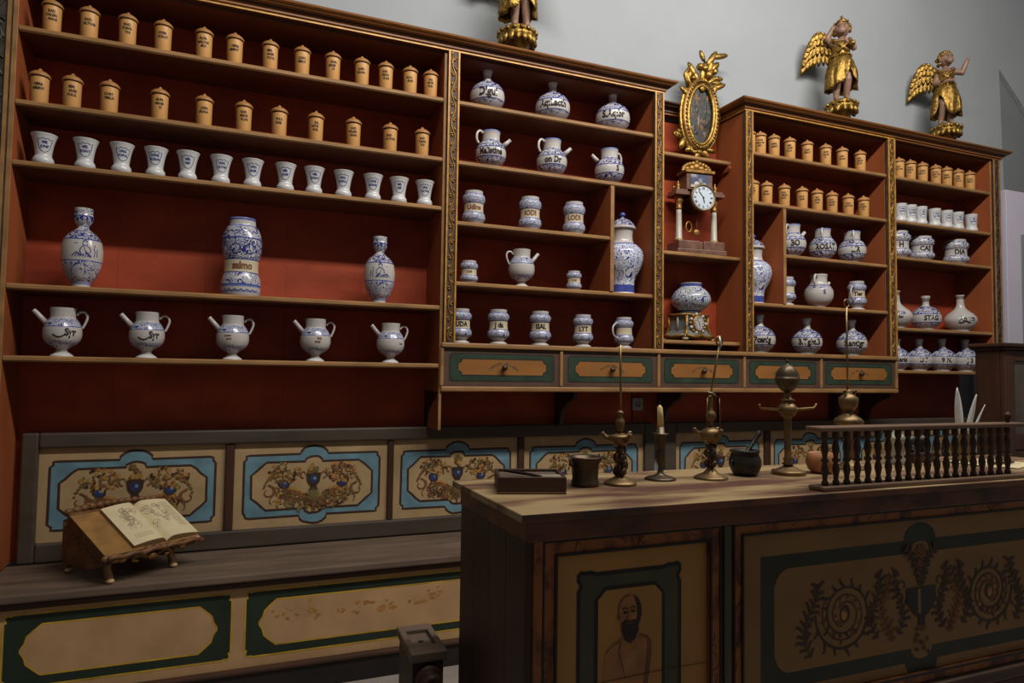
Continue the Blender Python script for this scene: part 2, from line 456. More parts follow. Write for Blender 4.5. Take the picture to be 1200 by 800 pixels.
ZT = 2.768; DZ0_ = 1.163
U = {}
U['left'] = thing('shelving_unit', 'wide red-backed wooden shelving unit at the left with five long shelves', 'shelving', (.05, 3.2, .48))
U['mid'] = thing('shelving_unit', 'red-backed shelving unit with gilded posts, second from left, holding blue and white jars', 'shelving', (1.5, 3.2, .95))
U['niche'] = thing('shelving_unit', 'narrow set-back shelf niche holding two clocks between the tall units', 'shelving', (2.39, 3.2, .95))
U['right'] = thing('shelving_unit', 'shelving unit right of the clock niche with a tall vase compartment', 'shelving', (3.26, 3.2, .95))
U['end'] = thing('shelving_unit', 'rightmost shelving unit with five short shelves beside the white wall', 'shelving', (4.35, 3.2, .95))
u = U['left']
back(u, -.8, .9, .475, ZT)
for z in (2.545, 2.26, 2.028, 1.562, 1.292): shelf_board(u, -.785, .884, z)
side(u, -.805, -.787, .475, ZT); side(u, .886, .9, .985, ZT)
pilaster(u, -.89, -.806, .475, ZT, vine=False, fill='carved_dark')
cornice(u, -.90, .92)
b = MB(); b.box(-.785, .885, YF+.01, YB, ZT-.012, ZT-.001, 'shelf_under'); b.build('top_panel', u, u.location)
u = U['mid']
back(u, .945, 2.08, .95, ZT)
for z in (2.545, 2.256): shelf_board(u, .948, 2.058, z)
shelf_board(u, .948, 1.789, 1.967); shelf_board(u, .948, 2.058, 1.68)
side(u, .925, .946, 1.392, ZT, YF+.014); side(u, 2.06, 2.085, 1.392, ZT, YF+.014)
side(u, 1.79, 1.812, 1.681, 2.232, YF-.004, name='divider')
pilaster(u, .902, .957, 1.392, ZT, seed=2); pilaster(u, 2.052, 2.107, 1.392, ZT, seed=3)
cornice(u, .921, 2.107, right_ret=True)
b = MB(); b.box(.948, 2.058, YF+.01, YB, ZT-.012, ZT-.001, 'shelf_under'); b.build('top_panel', u, u.location)
u = U['niche']
back(u, 2.09, 2.67, .95, ZT-.03)
shelf_board(u, 2.09, 2.664, 2.507, 3.165); shelf_board(u, 2.09, 2.664, 1.93, 3.085); shelf_board(u, 2.09, 2.664, 1.446, 3.09)
cornice(u, 2.11, 2.655, y=3.27, gilt=False, m='dark_wood', zb=2.758)
for z in (2.445,):
    b = MB(); b.prism([(2.648, 3.165, z+.038), (2.648, 3.165, z+.02), (2.648, 3.18, z+.005), (2.648, 3.29, z-.0), (2.648, 3.29, z+.038)], (.018, 0, 0), 'orange_side'); b.build('bracket', u, u.location)
u = U['right']
back(u, 2.69, 3.82, .95, ZT)
for z in (2.545, 2.257, 1.675): shelf_board(u, 2.69, 3.789, z)
shelf_board(u, 2.968, 3.789, 1.967)
side(u, 2.667, 2.689, 1.392, ZT, YF+.012); side(u, 3.79, 3.815, 1.392, ZT, YF+.014)
side(u, 2.945, 2.966, 1.676, 2.233, YF-.004, name='divider')
pilaster(u, 2.662, 2.712, 1.392, ZT, seed=4); pilaster(u, 3.79, 3.85, 1.392, ZT, seed=5)
cornice(u, 2.662, 3.85, left_ret=True)
b = MB(); b.box(2.69, 3.79, YF+.01, YB, ZT-.012, ZT-.001, 'shelf_under'); b.build('top_panel', u, u.location)
u = U['end']
back(u, 3.84, 4.80, .95, ZT)
for z in (2.545, 2.262, 2.030, 1.577, 1.307): shelf_board(u, 3.842, 4.783, z)
side(u, 3.826, 3.841, DZ0_+.001, ZT, YF+.014); side(u, 4.785, 4.80, 1.284, ZT)
pilaster(u, 4.80, 4.865, 1.284, ZT, vine=False, fill='dark_wood_v')
cornice(u, 3.851, 4.875, right_ret=True, gilt=False)
b = MB(); b.box(3.842, 4.785, YF+.01, YB, ZT-.012, ZT-.001, 'shelf_under'); b.build('top_panel', u, u.location)

# drawer chest running under the three middle units
DZ0, DZ1 = 1.163, 1.391
dc = thing('drawer_chest', 'long painted chest of five drawers fixed under the middle shelves', 'drawers', (2.37, 3.17, DZ0))
b = MB(); b.box(.894, 3.86, YF+.012, YB-.001, DZ0+.004, DZ1-.002, 'dark_wood'); b.build('carcass', dc, dc.location)
def bar(x0, x1, z0, z1, nm='moulding', y0=YF-.012, y1=YF+.012):
    b = MB(); b.box(x0, x1, y0, y1, z0, z1, 'ochre_edge'); return b.build(nm, dc, dc.location, bevel=.006)
bar(.893, 3.862, 1.367, DZ1, 'top_moulding', YF-.018); bar(.893, 3.862, DZ0, 1.188, 'bottom_moulding')
DX = [.898, 1.513, 2.086, 2.655, 3.226, 3.852]
for i, x in enumerate(DX): bar(x-.009, x+.009, 1.1885, 1.3665, 'divider')
words = ['leftmost', 'second from left', 'middle', 'fourth from left', 'rightmost']
def notch_rect(x0, x1, z0, z1, r, n=4):
    """rectangle with concave rounded corners"""
    out = []
    for cx, cz, a0 in ((x0, z0, PI/2), (x1, z0, PI), (x1, z1, -PI/2), (x0, z1, 0)):
        out += arc(cx, cz, r, a0, a0-PI/2, n)
    return out
def clip_rect(x0, x1, z0, z1, r):
    return [(x0, z0+r), (x0+r, z0), (x1-r, z0), (x1, z0+r), (x1, z1-r), (x1-r, z1), (x0+r, z1), (x0, z1-r)]
def round_rect(x0, x1, z0, z1, r, n=4):
    return arc(x0+r, z0+r, r, PI, 1.5*PI, n) + arc(x1-r, z0+r, r, 1.5*PI, 2*PI, n) + arc(x1-r, z1-r, r, 0, PI/2, n) + arc(x0+r, z1-r, r, PI/2, PI, n)
for i in range(5):
    x0, x1 = DX[i]+.0095, DX[i+1]-.0095; z0, z1 = 1.190, 1.365
    b = MB(); b.box(x0, x1, YF-.002, YF+.0115, z0, z1, 'drawer_border')
    p = Paint(b, (0, YF-.002, 0), (1, 0, 0), (0, 0, 1), (0, -1, 0))
    p.poly(clip_rect(x0+.027, x1-.027, z0+.020, z1-.020, .012), 'drawer_dark'); p.up()
    p.poly(clip_rect(x0+.033, x1-.033, z0+.026, z1-.026, .010), 'drawer_green'); p.up()
    p.poly(notch_rect(x0+.066, x1-.066, z0+.048, z1-.045, .022), 'drawer_dark'); p.up()
    p.poly(notch_rect(x0+.072, x1-.072, z0+.053, z1-.050, .020), 'drawer_ochre'); p.up()
    cx, cz = (x0+x1)/2, (z0+z1)/2
    p.stroke([(cx-.075+.15*t, cz-.010+.030*math.sin(PI*t)) for t in [k/12 for k in range(13)]], .007, 'paint_brown')
    for k in range(9):
        t = k/8; p.ell(cx-.075+.15*t, cz-.010+.032*math.sin(PI*t), .009, .006, 'paint_brown' if k % 2 else 'paint_olive', 8, rot=k)
    dr = b.build('drawer', dc, dc.location)
    kb = MB(); kb.lathe([(0, .007), (.008, .006), (.012, .013), (.020, .015), (.026, .011), (.028, 0)], 14, T=Matrix.Translation((cx, YF-.0025, cz)) @ Matrix.Rotation(PI/2, 4, 'X'), mt='dark_knob')
    kb.build('knob', dr, dc.location)
# curved brackets carrying the chest
for x0, w in ((.886, .022), (1.60, .022), (2.25, .022), (3.555, .024), (3.828, .014)):
    b = MB(); pr = [(x0, YB-.002, .988), (x0, YB-.002, DZ0), (x0, YF+.02, DZ0), (x0, YF+.03, DZ0-.03), (x0, YF+.10, DZ0-.06), (x0, YF+.16, DZ0-.10), (x0, YF+.185, .988)]
    b.prism(pr, (w, 0, 0), 'dark_wood_v'); b.build('bracket', dc, dc.location)
sk = thing('wall_socket', 'small grey electrical socket on the red boards below the drawers', 'socket', (x_at(746, YB, 1.1), YB-.002, 1.09))
b = MB(); b.box(-.034, .034, -.012, 0, -.035, .035, 'plastic_grey'); b.build('face_plate', sk, bevel=.003)
b = MB(); b.lathe([(0, .018), (.002, .018), (.002, .015), (-.004, .014), (-.004, 0)], 16, T=Matrix.Translation((0, -.0125, 0)) @ Matrix.Rotation(PI/2, 4, 'X'), mt='grey_and_recess_shade'); b.build('outlet', sk)

# ------------------------------------------------------------------ benches
def bump_frame(x0, x1, z0, z1, corner, br, kind, n=9):
    """painted cartouche outline with a round bump in the middle of top and bottom"""
    cx = (x0+x1)/2
    if kind == 'out': cor = lambda a, b, sx, sz: [(a, b+sz*corner), (a+sx*corner*.5, b+sz*corner*.6), (a+sx*corner*.45, b+sz*corner*.1), (a+sx*corner, b)]
    else: cor = lambda a, b, sx, sz: [(a, b+sz*corner*.95), (a+sx*corner*.40, b+sz*corner*.62), (a+sx*corner*.75, b+sz*corner*.28), (a+sx*corner*1.1, b)]
    bl = cor(x0, z0, 1, 1); br_ = list(reversed(cor(x1, z0, -1, 1))); tr = cor(x1, z1, -1, -1); tl = list(reversed(cor(x0, z1, 1, -1)))
    bot = arc(cx, z0, br, PI, 2*PI, n, br*.6); top = arc(cx, z1, br, 0, PI, n, br*.6)
    return bl + bot + br_ + tr + top + tl
def flowers(p, cx, cz, w, h, r):
    for k in range(75):
        a = r.uniform(0, 2*PI); q = math.sqrt(r.random())
        p.ell(cx + w*q*math.cos(a), cz + h*q*math.sin(a), r.uniform(.005, .011), r.uniform(.004, .008), r.choice(['paint_brown', 'paint_brown', 'paint_ochre', 'paint_ochre', 'paint_olive', 'outline']), 7, r.uniform(0, 3))
def motif(p, cx, cz, w, h, seed, left=True):
    r = random.Random(seed); p.up()
    S = w/.46
    for sx in (-1, 1):
        # cornucopia horn, curving from the middle foot out and up
        pts = [(cx + sx*w*(.04+.27*t), cz - h*.30 + h*.10*math.sin(PI*t*1.2) + h*.28*t*t) for t in [i/10 for i in range(11)]]
        p.stroke(pts, [.012+.030*i/10*S for i in range(11)], 'paint_ochre')
        p.up(); p.stroke(pts, [.004 + .0008*i for i in range(11)], 'paint_brown')
        p.stroke([(a, b-.012*S) for a, b in pts], .005, 'paint_brown')
        bx, bz = cx + sx*w*.31, cz + h*.02
        p.ell(bx, bz, .030*S, .024*S, 'outline', 12, sx*.5); p.up(); p.ell(bx, bz, .022*S, .018*S, 'deep_blue', 12, sx*.5); p.up()
        p.ell(bx+.006, bz+.004, .008*S, .006*S, 'panel_blue', 10, sx*.5)
        flowers(p, cx + sx*w*.30, cz + h*.23, .078*S, .050*S, r)
        # trailing sprays
        p.spiral(cx + sx*w*.47, cz - h*.12, .034*S, .010, PI/2, .9*sx, .008, 'paint_brown')
        for k in range(12):
            t = k/11; p.ell(cx + sx*w*(.40+.11*t), cz + h*(.20-.22*t*t) + r.uniform(-.006, .006), .006, .005, 'paint_brown' if k % 3 else 'paint_olive', 6)
        p.stroke([(cx+sx*w*(.42-.03*math.sin(6*t)), cz - h*.02 - h*.34*t) for t in [i/8 for i in range(9)]], [.008-.0006*i for i in range(9)], 'paint_brown')
        # lower foliage swag
        for k in range(70):
            t = r.random(); u0 = cx + sx*w*(.02+.36*t); v0 = cz - h*(.38-.16*t) + r.uniform(-.034, .034)*S
            a = r.uniform(0, 2*PI); L = r.uniform(.016, .034)*S
            p.stroke([(u0, v0), (u0+L*.6*math.cos(a), v0+L*.6*math.sin(a)), (u0+L*math.cos(a+.7), v0+L*math.sin(a+.7))], [.011, .008, .002], r.choice(['paint_brown', 'paint_olive', 'paint_brown', 'paint_brown', 'paint_ochre', 'outline']))
        # urn handles
        p.spiral(cx + sx*.048*S, cz + h*.20, .020*S, .006, -PI/2 if sx > 0 else -PI/2, .8*sx, .006, 'paint_brown')
    # middle urn
    p.up()
    p.poly([(cx-.036*S, cz+h*.22), (cx-.030*S, cz+h*.06), (cx-.012*S, cz-h*.04), (cx-.024*S, cz-h*.10), (cx+.024*S, cz-h*.10), (cx+.012*S, cz-h*.04), (cx+.030*S, cz+h*.06), (cx+.036*S, cz+h*.22)], 'outline'); p.up()
    p.ell(cx, cz+h*.10, .020*S, .020*S, 'deep_blue', 14); p.up(); p.ell(cx+.005*S, cz+h*.11, .008*S, .008*S, 'panel_blue', 10)
    for k in range(9): p.ell(cx + r.uniform(-.02, .02)*S, cz + h*r.uniform(.24, .46), .009, .012, ['paint_brown', 'paint_olive', 'paint_ochre'][k % 3], 7)
    for k in range(12):
        a = -PI/2 + (k-5.5)*.24; p.stroke([(cx, cz-h*.22), (cx+.05*S*math.cos(a), cz-h*.22+.05*S*math.sin(a))], [.008, .002], ['paint_brown', 'paint_olive'][k % 2])
        a = PI/2 + (k-5.5)*.2; p.stroke([(cx, cz-h*.26), (cx+.04*S*math.cos(a), cz-h*.26+.05*S*math.sin(a))], [.006, .002], 'paint_olive')
    p.stroke([(cx, cz-h*.36), (cx, cz-h*.52)], [.018, .004], 'paint_brown')

BY = 3.262     # face of the bench back rails
def bench(label, x0, x1, spans, seat_x, fronts, loc, seedbase):
    t = thing('bench', label, 'bench', loc)
    pb = 3.270
    zt, zb = .925, .548
    # rails and stiles of the back
    b = MB(); b.box(spans[0][0], spans[-1][1], BY-.014, YB-.002, .925, .987, 'grey_wood'); b.build('top_rail', t, loc, bevel=.008)
    b = MB(); b.box(spans[0][0], spans[-1][1], BY-.012, YB-.002, .470, .548, 'grey_wood'); b.build('bottom_rail', t, loc, bevel=.008)
    for a, c in ((x0, spans[0][0]), (spans[-1][1], x1)):
        b = MB(); b.box(a, c, BY-.013, YB-.003, .4703, .987, 'grey_wood'); b.build('stile', t, loc, bevel=.008)
    for (a, c), (d, e) in zip(spans, spans[1:]):
        b = MB(); b.box(c+.001, d-.001, BY-.006, YB-.003, .5485, .9245, 'dark_wood_v'); b.build('stile', t, loc, bevel=.004)
    for i, (a, c) in enumerate(spans):
        b = MB(); b.box(a, c, pb, YB-.003, zb, zt, 'cream_paint')
        p = Paint(b, (0, pb, 0), (1, 0, 0), (0, 0, 1), (0, -1, 0))
        mx, mz = .038, .044
        def jig(pts, s):
            r = random.Random(s); return [(u + r.uniform(-.002, .002), v + r.uniform(-.002, .002)) for u, v in pts]
        X0, X1, Z0, Z1 = a+mx, c-mx, zb+mz, zt-mz-.012
        o = jig(bump_frame(X0, X1, Z0, Z1, .024, .062, 'out'), i+seedbase)
        p.poly(o, 'panel_blue'); p.up(); p.stroke(o, .010, 'outline', True)
        X0, X1, Z0, Z1 = a+mx+.034, c-mx-.034, zb+mz+.032, zt-mz-.044
        n_ = jig(bump_frame(X0, X1, Z0, Z1, .058, .038, 'in'), i+9+seedbase)
        p.up(); p.poly(n_, 'cream_paint'); p.up(); p.stroke(n_, .010, 'outline', True)
        motif(p, (a+c)/2, (zb+zt)/2-.004, (c-a)*.62, .235, i*3+seedbase)
        b.build('painted_panel', t, loc)
    # seat and boarded front
    s0, s1 = seat_x
    b = MB(); b.box(s0, s1, 2.835, 3.249, .438, .470, 'seat_wood'); b.build('seat', t, loc, bevel=.007)
    b = MB(); b.box(s0, s1, 2.850, 2.868, .412, .4375, 'dark_wood'); b.build('seat_apron', t, loc, bevel=.006)
    b = MB(); yf = 2.872
    b.box(s0, s1, yf, yf+.02, .105, .437, 'cream_dull')
    p = Paint(b, (0, yf, 0), (1, 0, 0), (0, 0, 1), (0, -1, 0))
    p.stroke([(s0, .408), (s1, .408)], .006, 'bench_yellow')
    for i, (a, c) in enumerate(fronts):
        h = p.h
        o = bump_front(a, c, .142, .392)
        p.poly(o, 'bench_green'); p.up(); p.stroke(o, .007, 'bench_yellow', True)
        o2 = inner_front(a+.046, c-.046, .174, .358)
        p.poly(o2, 'outline'); p.up()
        o2 = inner_front(a+.052, c-.052, .179, .353)
        p.poly(o2, 'cream_dull'); p.up(); p.stroke(o2, .006, 'bench_yellow', True)
        r = random.Random(i+seedbase)
        if i == 1:
            for k in range(60):
                p.ell(r.uniform(a+.10, a+.80), .262 + r.uniform(.0, .075)*r.choice([1, .6]), r.uniform(.006, .018), r.uniform(.004, .008), r.choice(['paint_ochre', 'worn_ochre', 'worn_ochre', 'cream_dull']), 7, r.uniform(-.5, .5))
        p.h = h
    b.build('front_panel', t, loc)
    b = MB(); b.box(s0, s1, 2.846, 2.88, 0, .088, 'counter_black'); b.build('plinth', t, loc, bevel=.004)
    b = MB(); b.box(s0, s1, 2.836, 2.872, .0885, .108, 'dark_wood'); b.build('plinth_moulding', t, loc, bevel=.007)
    b = MB(); b.box(s0, s1, 2.893, 3.24, .40, .4375, 'dark_wood'); b.build('seat_bearer', t, loc)
    return t
def bump_front(a, c, z0, z1):
    k = .030
    def cor(x, z, sx, sz): return [(x, z+sz*k), (x+sx*k*.25, z+sz*k*.85), (x+sx*k*.1, z+sz*k*.35), (x+sx*k*.35, z+sz*k*.05), (x+sx*k*.8, z+sz*k*.12), (x+sx*k, z)]
    return cor(a, z0, 1, 1) + list(reversed(cor(c, z0, -1, 1))) + cor(c, z1, -1, -1) + list(reversed(cor(a, z1, 1, -1)))
def inner_front(a, c, z0, z1):
    h = (z1-z0)/2; k = .062
    def cor(x, z, sx, sz): return [(x, z+sz*h*.95), (x+sx*k*.2, z+sz*h*.72), (x+sx*k*.3, z+sz*h*.45), (x+sx*k*.62, z+sz*h*.24), (x+sx*k, z)]
    return cor(a, z0, 1, 1) + list(reversed(cor(c, z0, -1, 1))) + cor(c, z1, -1, -1) + list(reversed(cor(a, z1, 1, -1)))
bench('long painted bench with dark seat against the wall under the left shelves', -.762, 2.205,
      [(-.703, -.013), (.025, .703), (.733, 1.377), (1.414, 2.140)], (-1.1, 2.205), [(-.70, .030), (.078, 1.12), (1.17, 2.17)], (.7, 3.05, 0), 1)
bench('second painted bench along the wall, behind the balustrade at the right', 2.272, 4.80,
      [(2.350, 2.995), (3.043, 3.69), (3.735, 4.36), (4.40, 4.74)], (2.215, 4.80), [(2.25, 3.0), (3.06, 3.80), (3.87, 4.7)], (3.5, 3.05, 0), 40)

# ------------------------------------------------------------------ jars: one mesh per part, shared by every jar of the kind
KIND = {}
def kind(name, nm, cat, prof, H, parts, rmax=None):
    """parts: list of (part name, MB, label or None)"""
    ps = []
    for pn, b, lb in parts:
        me_o = b.build(pn); ps.append((pn, me_o.data, lb)); bpy.data.objects.remove(me_o)
    KIND[name] = dict(nm=nm, cat=cat, prof=prof, H=H, parts=ps, r=rmax or max(p[1] for p in prof))
def inst(k, label, px, ztop, group, py=None, scale=None, y=None, rz=0., texts=(), x=None):
    K = KIND[k]
    s = scale or 1.
    yy = y or YF + .012 + K['r']*s
    xx = x if x is not None else x_at(px, yy, ztop + K['H']*.4)
    if py is not None:
        s = (z_at(py, xx, yy) - ztop) / K['H']
        if not y: yy = YF + .010 + K['r']*s; xx = x_at(px, yy, ztop + K['H']*.4); s = (z_at(py, xx, yy) - ztop) / K['H']
    t = thing(K['nm'], label, K['cat'], (xx, yy, ztop), rz, group, s)
    for pn, me, lb in K['parts']:
        o = bpy.data.objects.new(pn, me); C.objects.link(o); o.parent = t
        if lb: o['label'] = lb
    if texts:
        b = MB(); turn = math.atan2(xx, yy)   # set out so that the label looks at the room's middle
        for tx in texts:
            if isinstance(tx[0], str): st, z0, size, mt, ang = tx; wrap(b, K['prof'], scaled(glyphs(st), size, .80), z0, ang - turn - rz, mt)
            else: shp, z0, mt, ang = tx; wrap(b, K['prof'], shp, z0, ang - turn - rz, mt)
        o = b.build('lettering', t)
    return t

# canister
P = [(0, .0242), (.003, .0258), (.088, .0272), (.0895, .0272)]
a = MB(); a.lathe([(0, .0242, 'tan_wood'), (.003, .0258, 'tan_wood'), (.0875, .0272, 'ink'), (.0905, .0272, 'ink'), (.0905, 0, 'ink')], 24)
l = MB(); l.lathe([(.0908, .029), (.0912, .0312), (.094, .0318), (.0972, .0310), (.1005, .0292), (.105, .0250), (.1095, .0190), (.113, .0110), (.1145, .0065), (.1185, .0056), (.1215, .0034), (.1225, 0)], 24, mt='tan_lid')
kind('canister', 'canister', 'canister', P, .1225, [('body', a, None), ('lid', l, None)], .032)
def cupk(name, pr):
    c = MB(); c.lathe(pr + [(pr[-1][0]-.001, pr[-1][1]-.004), (.06, pr[-1][1]-.016), (.05, 0)], 28, mt='glaze_white')
    kind(name, 'pharmacy_cup', 'cup', pr, pr[-1][0], [('body', c, None)])
cupk('cup', [p[:2] for p in smooth_prof([(0, .029, ''), (.004, .034, ''), (.015, .0365, ''), (.026, .0335, ''), (.034, .0285, ''), (.05, .0290, ''), (.08, .0335, ''), (.105, .040, ''), (.116, .0445, ''), (.118, .0445, '')], 3)])
cupk('straight_cup', [p[:2] for p in smooth_prof([(0, .034, ''), (.004, .0385, ''), (.014, .040, ''), (.024, .037, ''), (.032, .0335, ''), (.05, .034, ''), (.085, .036, ''), (.108, .0385, ''), (.117, .040, ''), (.119, .040, '')], 3)])
def jar(name, nm, cat, pts, extra=(), seg=30, sub=4, dip=True, top='glaze'):
    pr = smooth_prof(pts, sub); b = MB(); H, rt = pr[-1][0], pr[-1][1]
    full = [p if len(p) > 2 else p + (top,) for p in pr]
    if dip: full = full[:-1] + [(H, rt, top), (H-.002, rt*.86, top), (H-.03*min(1, H/.1), rt*.8, top), (H-.03*min(1, H/.1), 0, top)]
    b.lathe(full, seg)
    kind(name, nm, cat, [p[:2] for p in pr], H, [('body', b, None)] + list(extra))
G, W_, SC, SD, SL, BL, CR, CF, PF = 'glaze', 'glaze_white', 'scroll', 'scroll_dense', 'scroll_light', 'blue_line', 'glaze_cream', 'cobalt_floral', 'poly_floral'
# figured bottle
jar('figured_bottle', 'figured_bottle', 'bottle', [(0, 0.0309, G), (.014, 0.0305, G), (.016, 0.0328, 'blue_wash'), (.022, 0.0337, SL), (.040, 0.0473, SL), (.075, 0.0614, SL), (.096, 0.0660, BL), (.100, 0.0664, G), (.126, 0.0687, G), (.150, 0.0678, G), (.176, 0.0632, BL), (.180, 0.0619, SC), (.203, 0.0455, SC), (.216, 0.0291, SL), (.228, 0.0187, SL), (.238, 0.0218, SL), (.252, 0.0300, SC), (.268, 0.0323, BL), (.272, 0.0323, SL), (.282, 0.0300, SL), (.298, 0.0314, SL), (.300, 0.0309, G)])
# tall albarello
jar('tall_albarello', 'albarello', 'jar', [(0, 0.0712, G), (.010, 0.0741, G), (.014, 0.0750, 'blue_wash'), (.020, 0.0755, G), (.036, 0.0765, 'blue_wash'), (.042, 0.0770, BL), (.048, 0.0770, SL), (.070, 0.0741, SL), (.092, 0.0674, BL), (.097, 0.0665, CR), (.120, 0.0651, CR), (.146, 0.0665, BL), (.151, 0.0674, SC), (.180, 0.0746, SC), (.212, 0.0770, SC), (.232, 0.0765, BL), (.238, 0.0760, SL), (.268, 0.0684, SL), (.285, 0.0589, 'blue_wash'), (.292, 0.0522, G), (.312, 0.0503, BL), (.318, 0.0513, 'blue_wash'), (.322, 0.0494, G)])
def handle(path, r=.0045, mt=G):
    b = MB(); P_ = [Vector(p) for p in path]; out = []
    n = len(P_)
    for i in range(n-1):
        q = [P_[max(i-1, 0)], P_[i], P_[i+1], P_[min(i+2, n-1)]]
        for k in range(5):
            t = k/5; out.append(.5*((2*q[1]) + (q[2]-q[0])*t + (2*q[0]-5*q[1]+4*q[2]-q[3])*t*t + (3*q[1]-q[0]-3*q[2]+q[3])*t**3))
    out.append(P_[-1]); b.tube(out, r, mt, 8); return b
def spout(p0, p1, r0, r1, mt=G):
    b = MB(); p0, p1 = Vector(p0), Vector(p1); b.tube([p0, p0.lerp(p1, .5), p0.lerp(p1, .93), p1], [r0, (r0+r1)/2*.95, r1, r1*1.12], mt, 12)
    d = (p1-p0).normalized(); b.tube([p1 - d*.002, p1 + d*.0006], [r1*.75, r1*.7], 'ink', 10); return b
# spouted syrup pitcher
jar('pitcher', 'syrup_pitcher', 'pitcher', [(0, 0.0390, W_), (.004, 0.0385, W_), (.012, 0.0282, G), (.020, 0.0193, G), (.028, 0.0188, G), (.036, 0.0301, SL), (.046, 0.0470, SD), (.060, 0.0578, G), (.078, 0.0635, G), (.098, 0.0639, G), (.110, 0.0620, BL), (.113, 0.0611, SD), (.130, 0.0536, SD), (.142, 0.0451, G), (.147, 0.0418, G), (.165, 0.0418, G), (.178, 0.0432, G), (.183, 0.0437, G)],
    [('spout', spout((-.052, -.006, .125), (-.092, -.012, .172), .0105, .0085), None), ('handle', handle([(.044, 0, .158), (.056, 0, .170), (.072, 0, .168), (.079, 0, .150), (.072, 0, .125), (.0635, 0, .108)]), None)])
# round jar with a handle and a little spout
jar('handled_jar', 'handled_jar', 'jar', [(0, 0.0317, G), (.006, 0.0308, G), (.012, 0.0326, SL), (.025, 0.0484, SC), (.042, 0.0585, BL), (.045, 0.0598, G), (.062, 0.0625, G), (.078, 0.0612, BL), (.082, 0.0603, SC), (.100, 0.0502, SC), (.112, 0.0387, BL), (.115, 0.0361, G), (.138, 0.0356, G), (.149, 0.0378, 'blue_wash'), (.155, 0.0378, G)],
    [('handle', handle([(-.038, -.010, .143), (-.052, -.012, .150), (-.064, -.014, .138), (-.066, -.015, .115), (-.058, -.014, .098)], .005), None), ('spout', spout((.052, -.01, .104), (.078, -.014, .128), .010, .0075), None)])
jar('jug', 'handled_jar', 'jug', [(0, 0.0317, G), (.006, 0.0308, G), (.012, 0.0317, G), (.025, 0.0484, G), (.042, 0.0585, G), (.062, 0.0625, G), (.078, 0.0612, G), (.084, 0.0598, SL), (.100, 0.0502, BL), (.104, 0.0466, G), (.115, 0.0378, G), (.138, 0.0356, G), (.149, 0.0378, G), (.155, 0.0378, G)],
    [('handle', handle([(-.038, -.010, .143), (-.052, -.012, .150), (-.066, -.014, .138), (-.068, -.015, .115), (-.058, -.014, .098)], .005), None), ('spout', spout((.052, -.01, .104), (.07, -.014, .124), .010, .0075), None)])
# globular flask
jar('flask', 'flask', 'flask', [(0, 0.0400, W_), (.008, 0.0400, W_), (.010, 0.0419, G), (.024, 0.0573, SL), (.038, 0.0673, BL), (.041, 0.0687, G), (.060, 0.0719, G), (.080, 0.0696, BL), (.084, 0.0687, SC), (.105, 0.0555, SC), (.120, 0.0346, BL), (.124, 0.0273, G), (.131, 0.0177, G), (.150, 0.0157, G), (.163, 0.0168, G), (.168, 0.0205, G), (.178, 0.0214, G), (.180, 0.0205, G)])
jar('pale_flask', 'flask', 'flask', [(0, 0.0423, W_), (.007, 0.0423, W_), (.012, 0.0451, G), (.028, 0.0620, G), (.052, 0.0743, G), (.070, 0.0738, G), (.090, 0.0620, G), (.106, 0.0432, G), (.122, 0.0263, G), (.140, 0.0193, G), (.165, 0.0169, G), (.182, 0.0164, G), (.187, 0.0202, G), (.192, 0.0202, G)])
def alb(name, k, H, foot=False, extra=(), nm='albarello', inks=(SD, CR)):
    s, c = inks; r = k
    if foot: pts = [(0, .80*r, G), (.04*H, .80*r, G), (.09*H, .55*r, G), (.12*H, .54*r, G), (.17*H, .75*r, s), (.24*H, .97*r, s), (.33*H, 1.0*r, s), (.41*H, .90*r, BL), (.43*H, .86*r, c), (.54*H, .82*r, c), (.66*H, .83*r, BL), (.68*H, .87*r, s), (.76*H, .98*r, s), (.84*H, .96*r, s), (.90*H, .80*r, BL), (.92*H, .76*r, G), (.98*H, .76*r, G), (H, .76*r, G)]
    else: pts = [(0, .74*r, G), (.03*H, .76*r, G), (.08*H, .85*r, s), (.17*H, 1.0*r, s), (.27*H, .99*r, s), (.34*H, .90*r, BL), (.36*H, .86*r, c), (.48*H, .83*r, c), (.61*H, .85*r, BL), (.63*H, .88*r, s), (.73*H, .99*r, s), (.84*H, .97*r, s), (.90*H, .84*r, BL), (.92*H, .79*r, G), (.98*H, .79*r, G), (H, .79*r, G)]
    jar(name, nm, 'jar', pts, extra)
alb('albarello', .048, .140)
alb('squat_albarello', .0395, .098)
alb('footed_albarello', .050, .158, True)
alb('mug', .047, .150, True, [('handle', handle([(-.036, -.016, .118), (-.062, -.028, .118), (-.084, -.038, .095), (-.078, -.036, .062), (-.052, -.024, .048), (-.042, -.018, .048)], .0042), None)], 'handled_mug')
alb('drum_jar', .060, .130, inks=(SL, G))
jar('covered_vase', 'covered_vase_x', 'vase', [(0, .066, W_), (.006, .067, W_), (.012, .064, 'blue_line'), (.05, .062, CF), (.085, .068, CF), (.140, .096, CF), (.185, .108, CF), (.225, .103, CF), (.255, .078, BL), (.262, .068, G), (.275, .056, G), (.305, .052, G), (.330, .056, G), (.338, .058, G)])
KIND['covered_vase']['nm'] = 'covered_vase'
l = MB(); l.lathe([p for p in smooth_prof([(.3385, .050, G), (.339, .066, G), (.346, .069, G), (.352, .066, SC), (.370, .056, SC), (.388, .036, SC), (.396, .016, G), (.400, .010, BL), (.408, .010, BL), (.414, .016, BL), (.424, .014, BL), (.432, .004, BL), (.434, 0, BL)], 4)], 28)
o = l.build('lid'); KIND['covered_vase']['parts'].append(('lid', o.data, None)); bpy.data.objects.remove(o); KIND['covered_vase']['H'] = .434
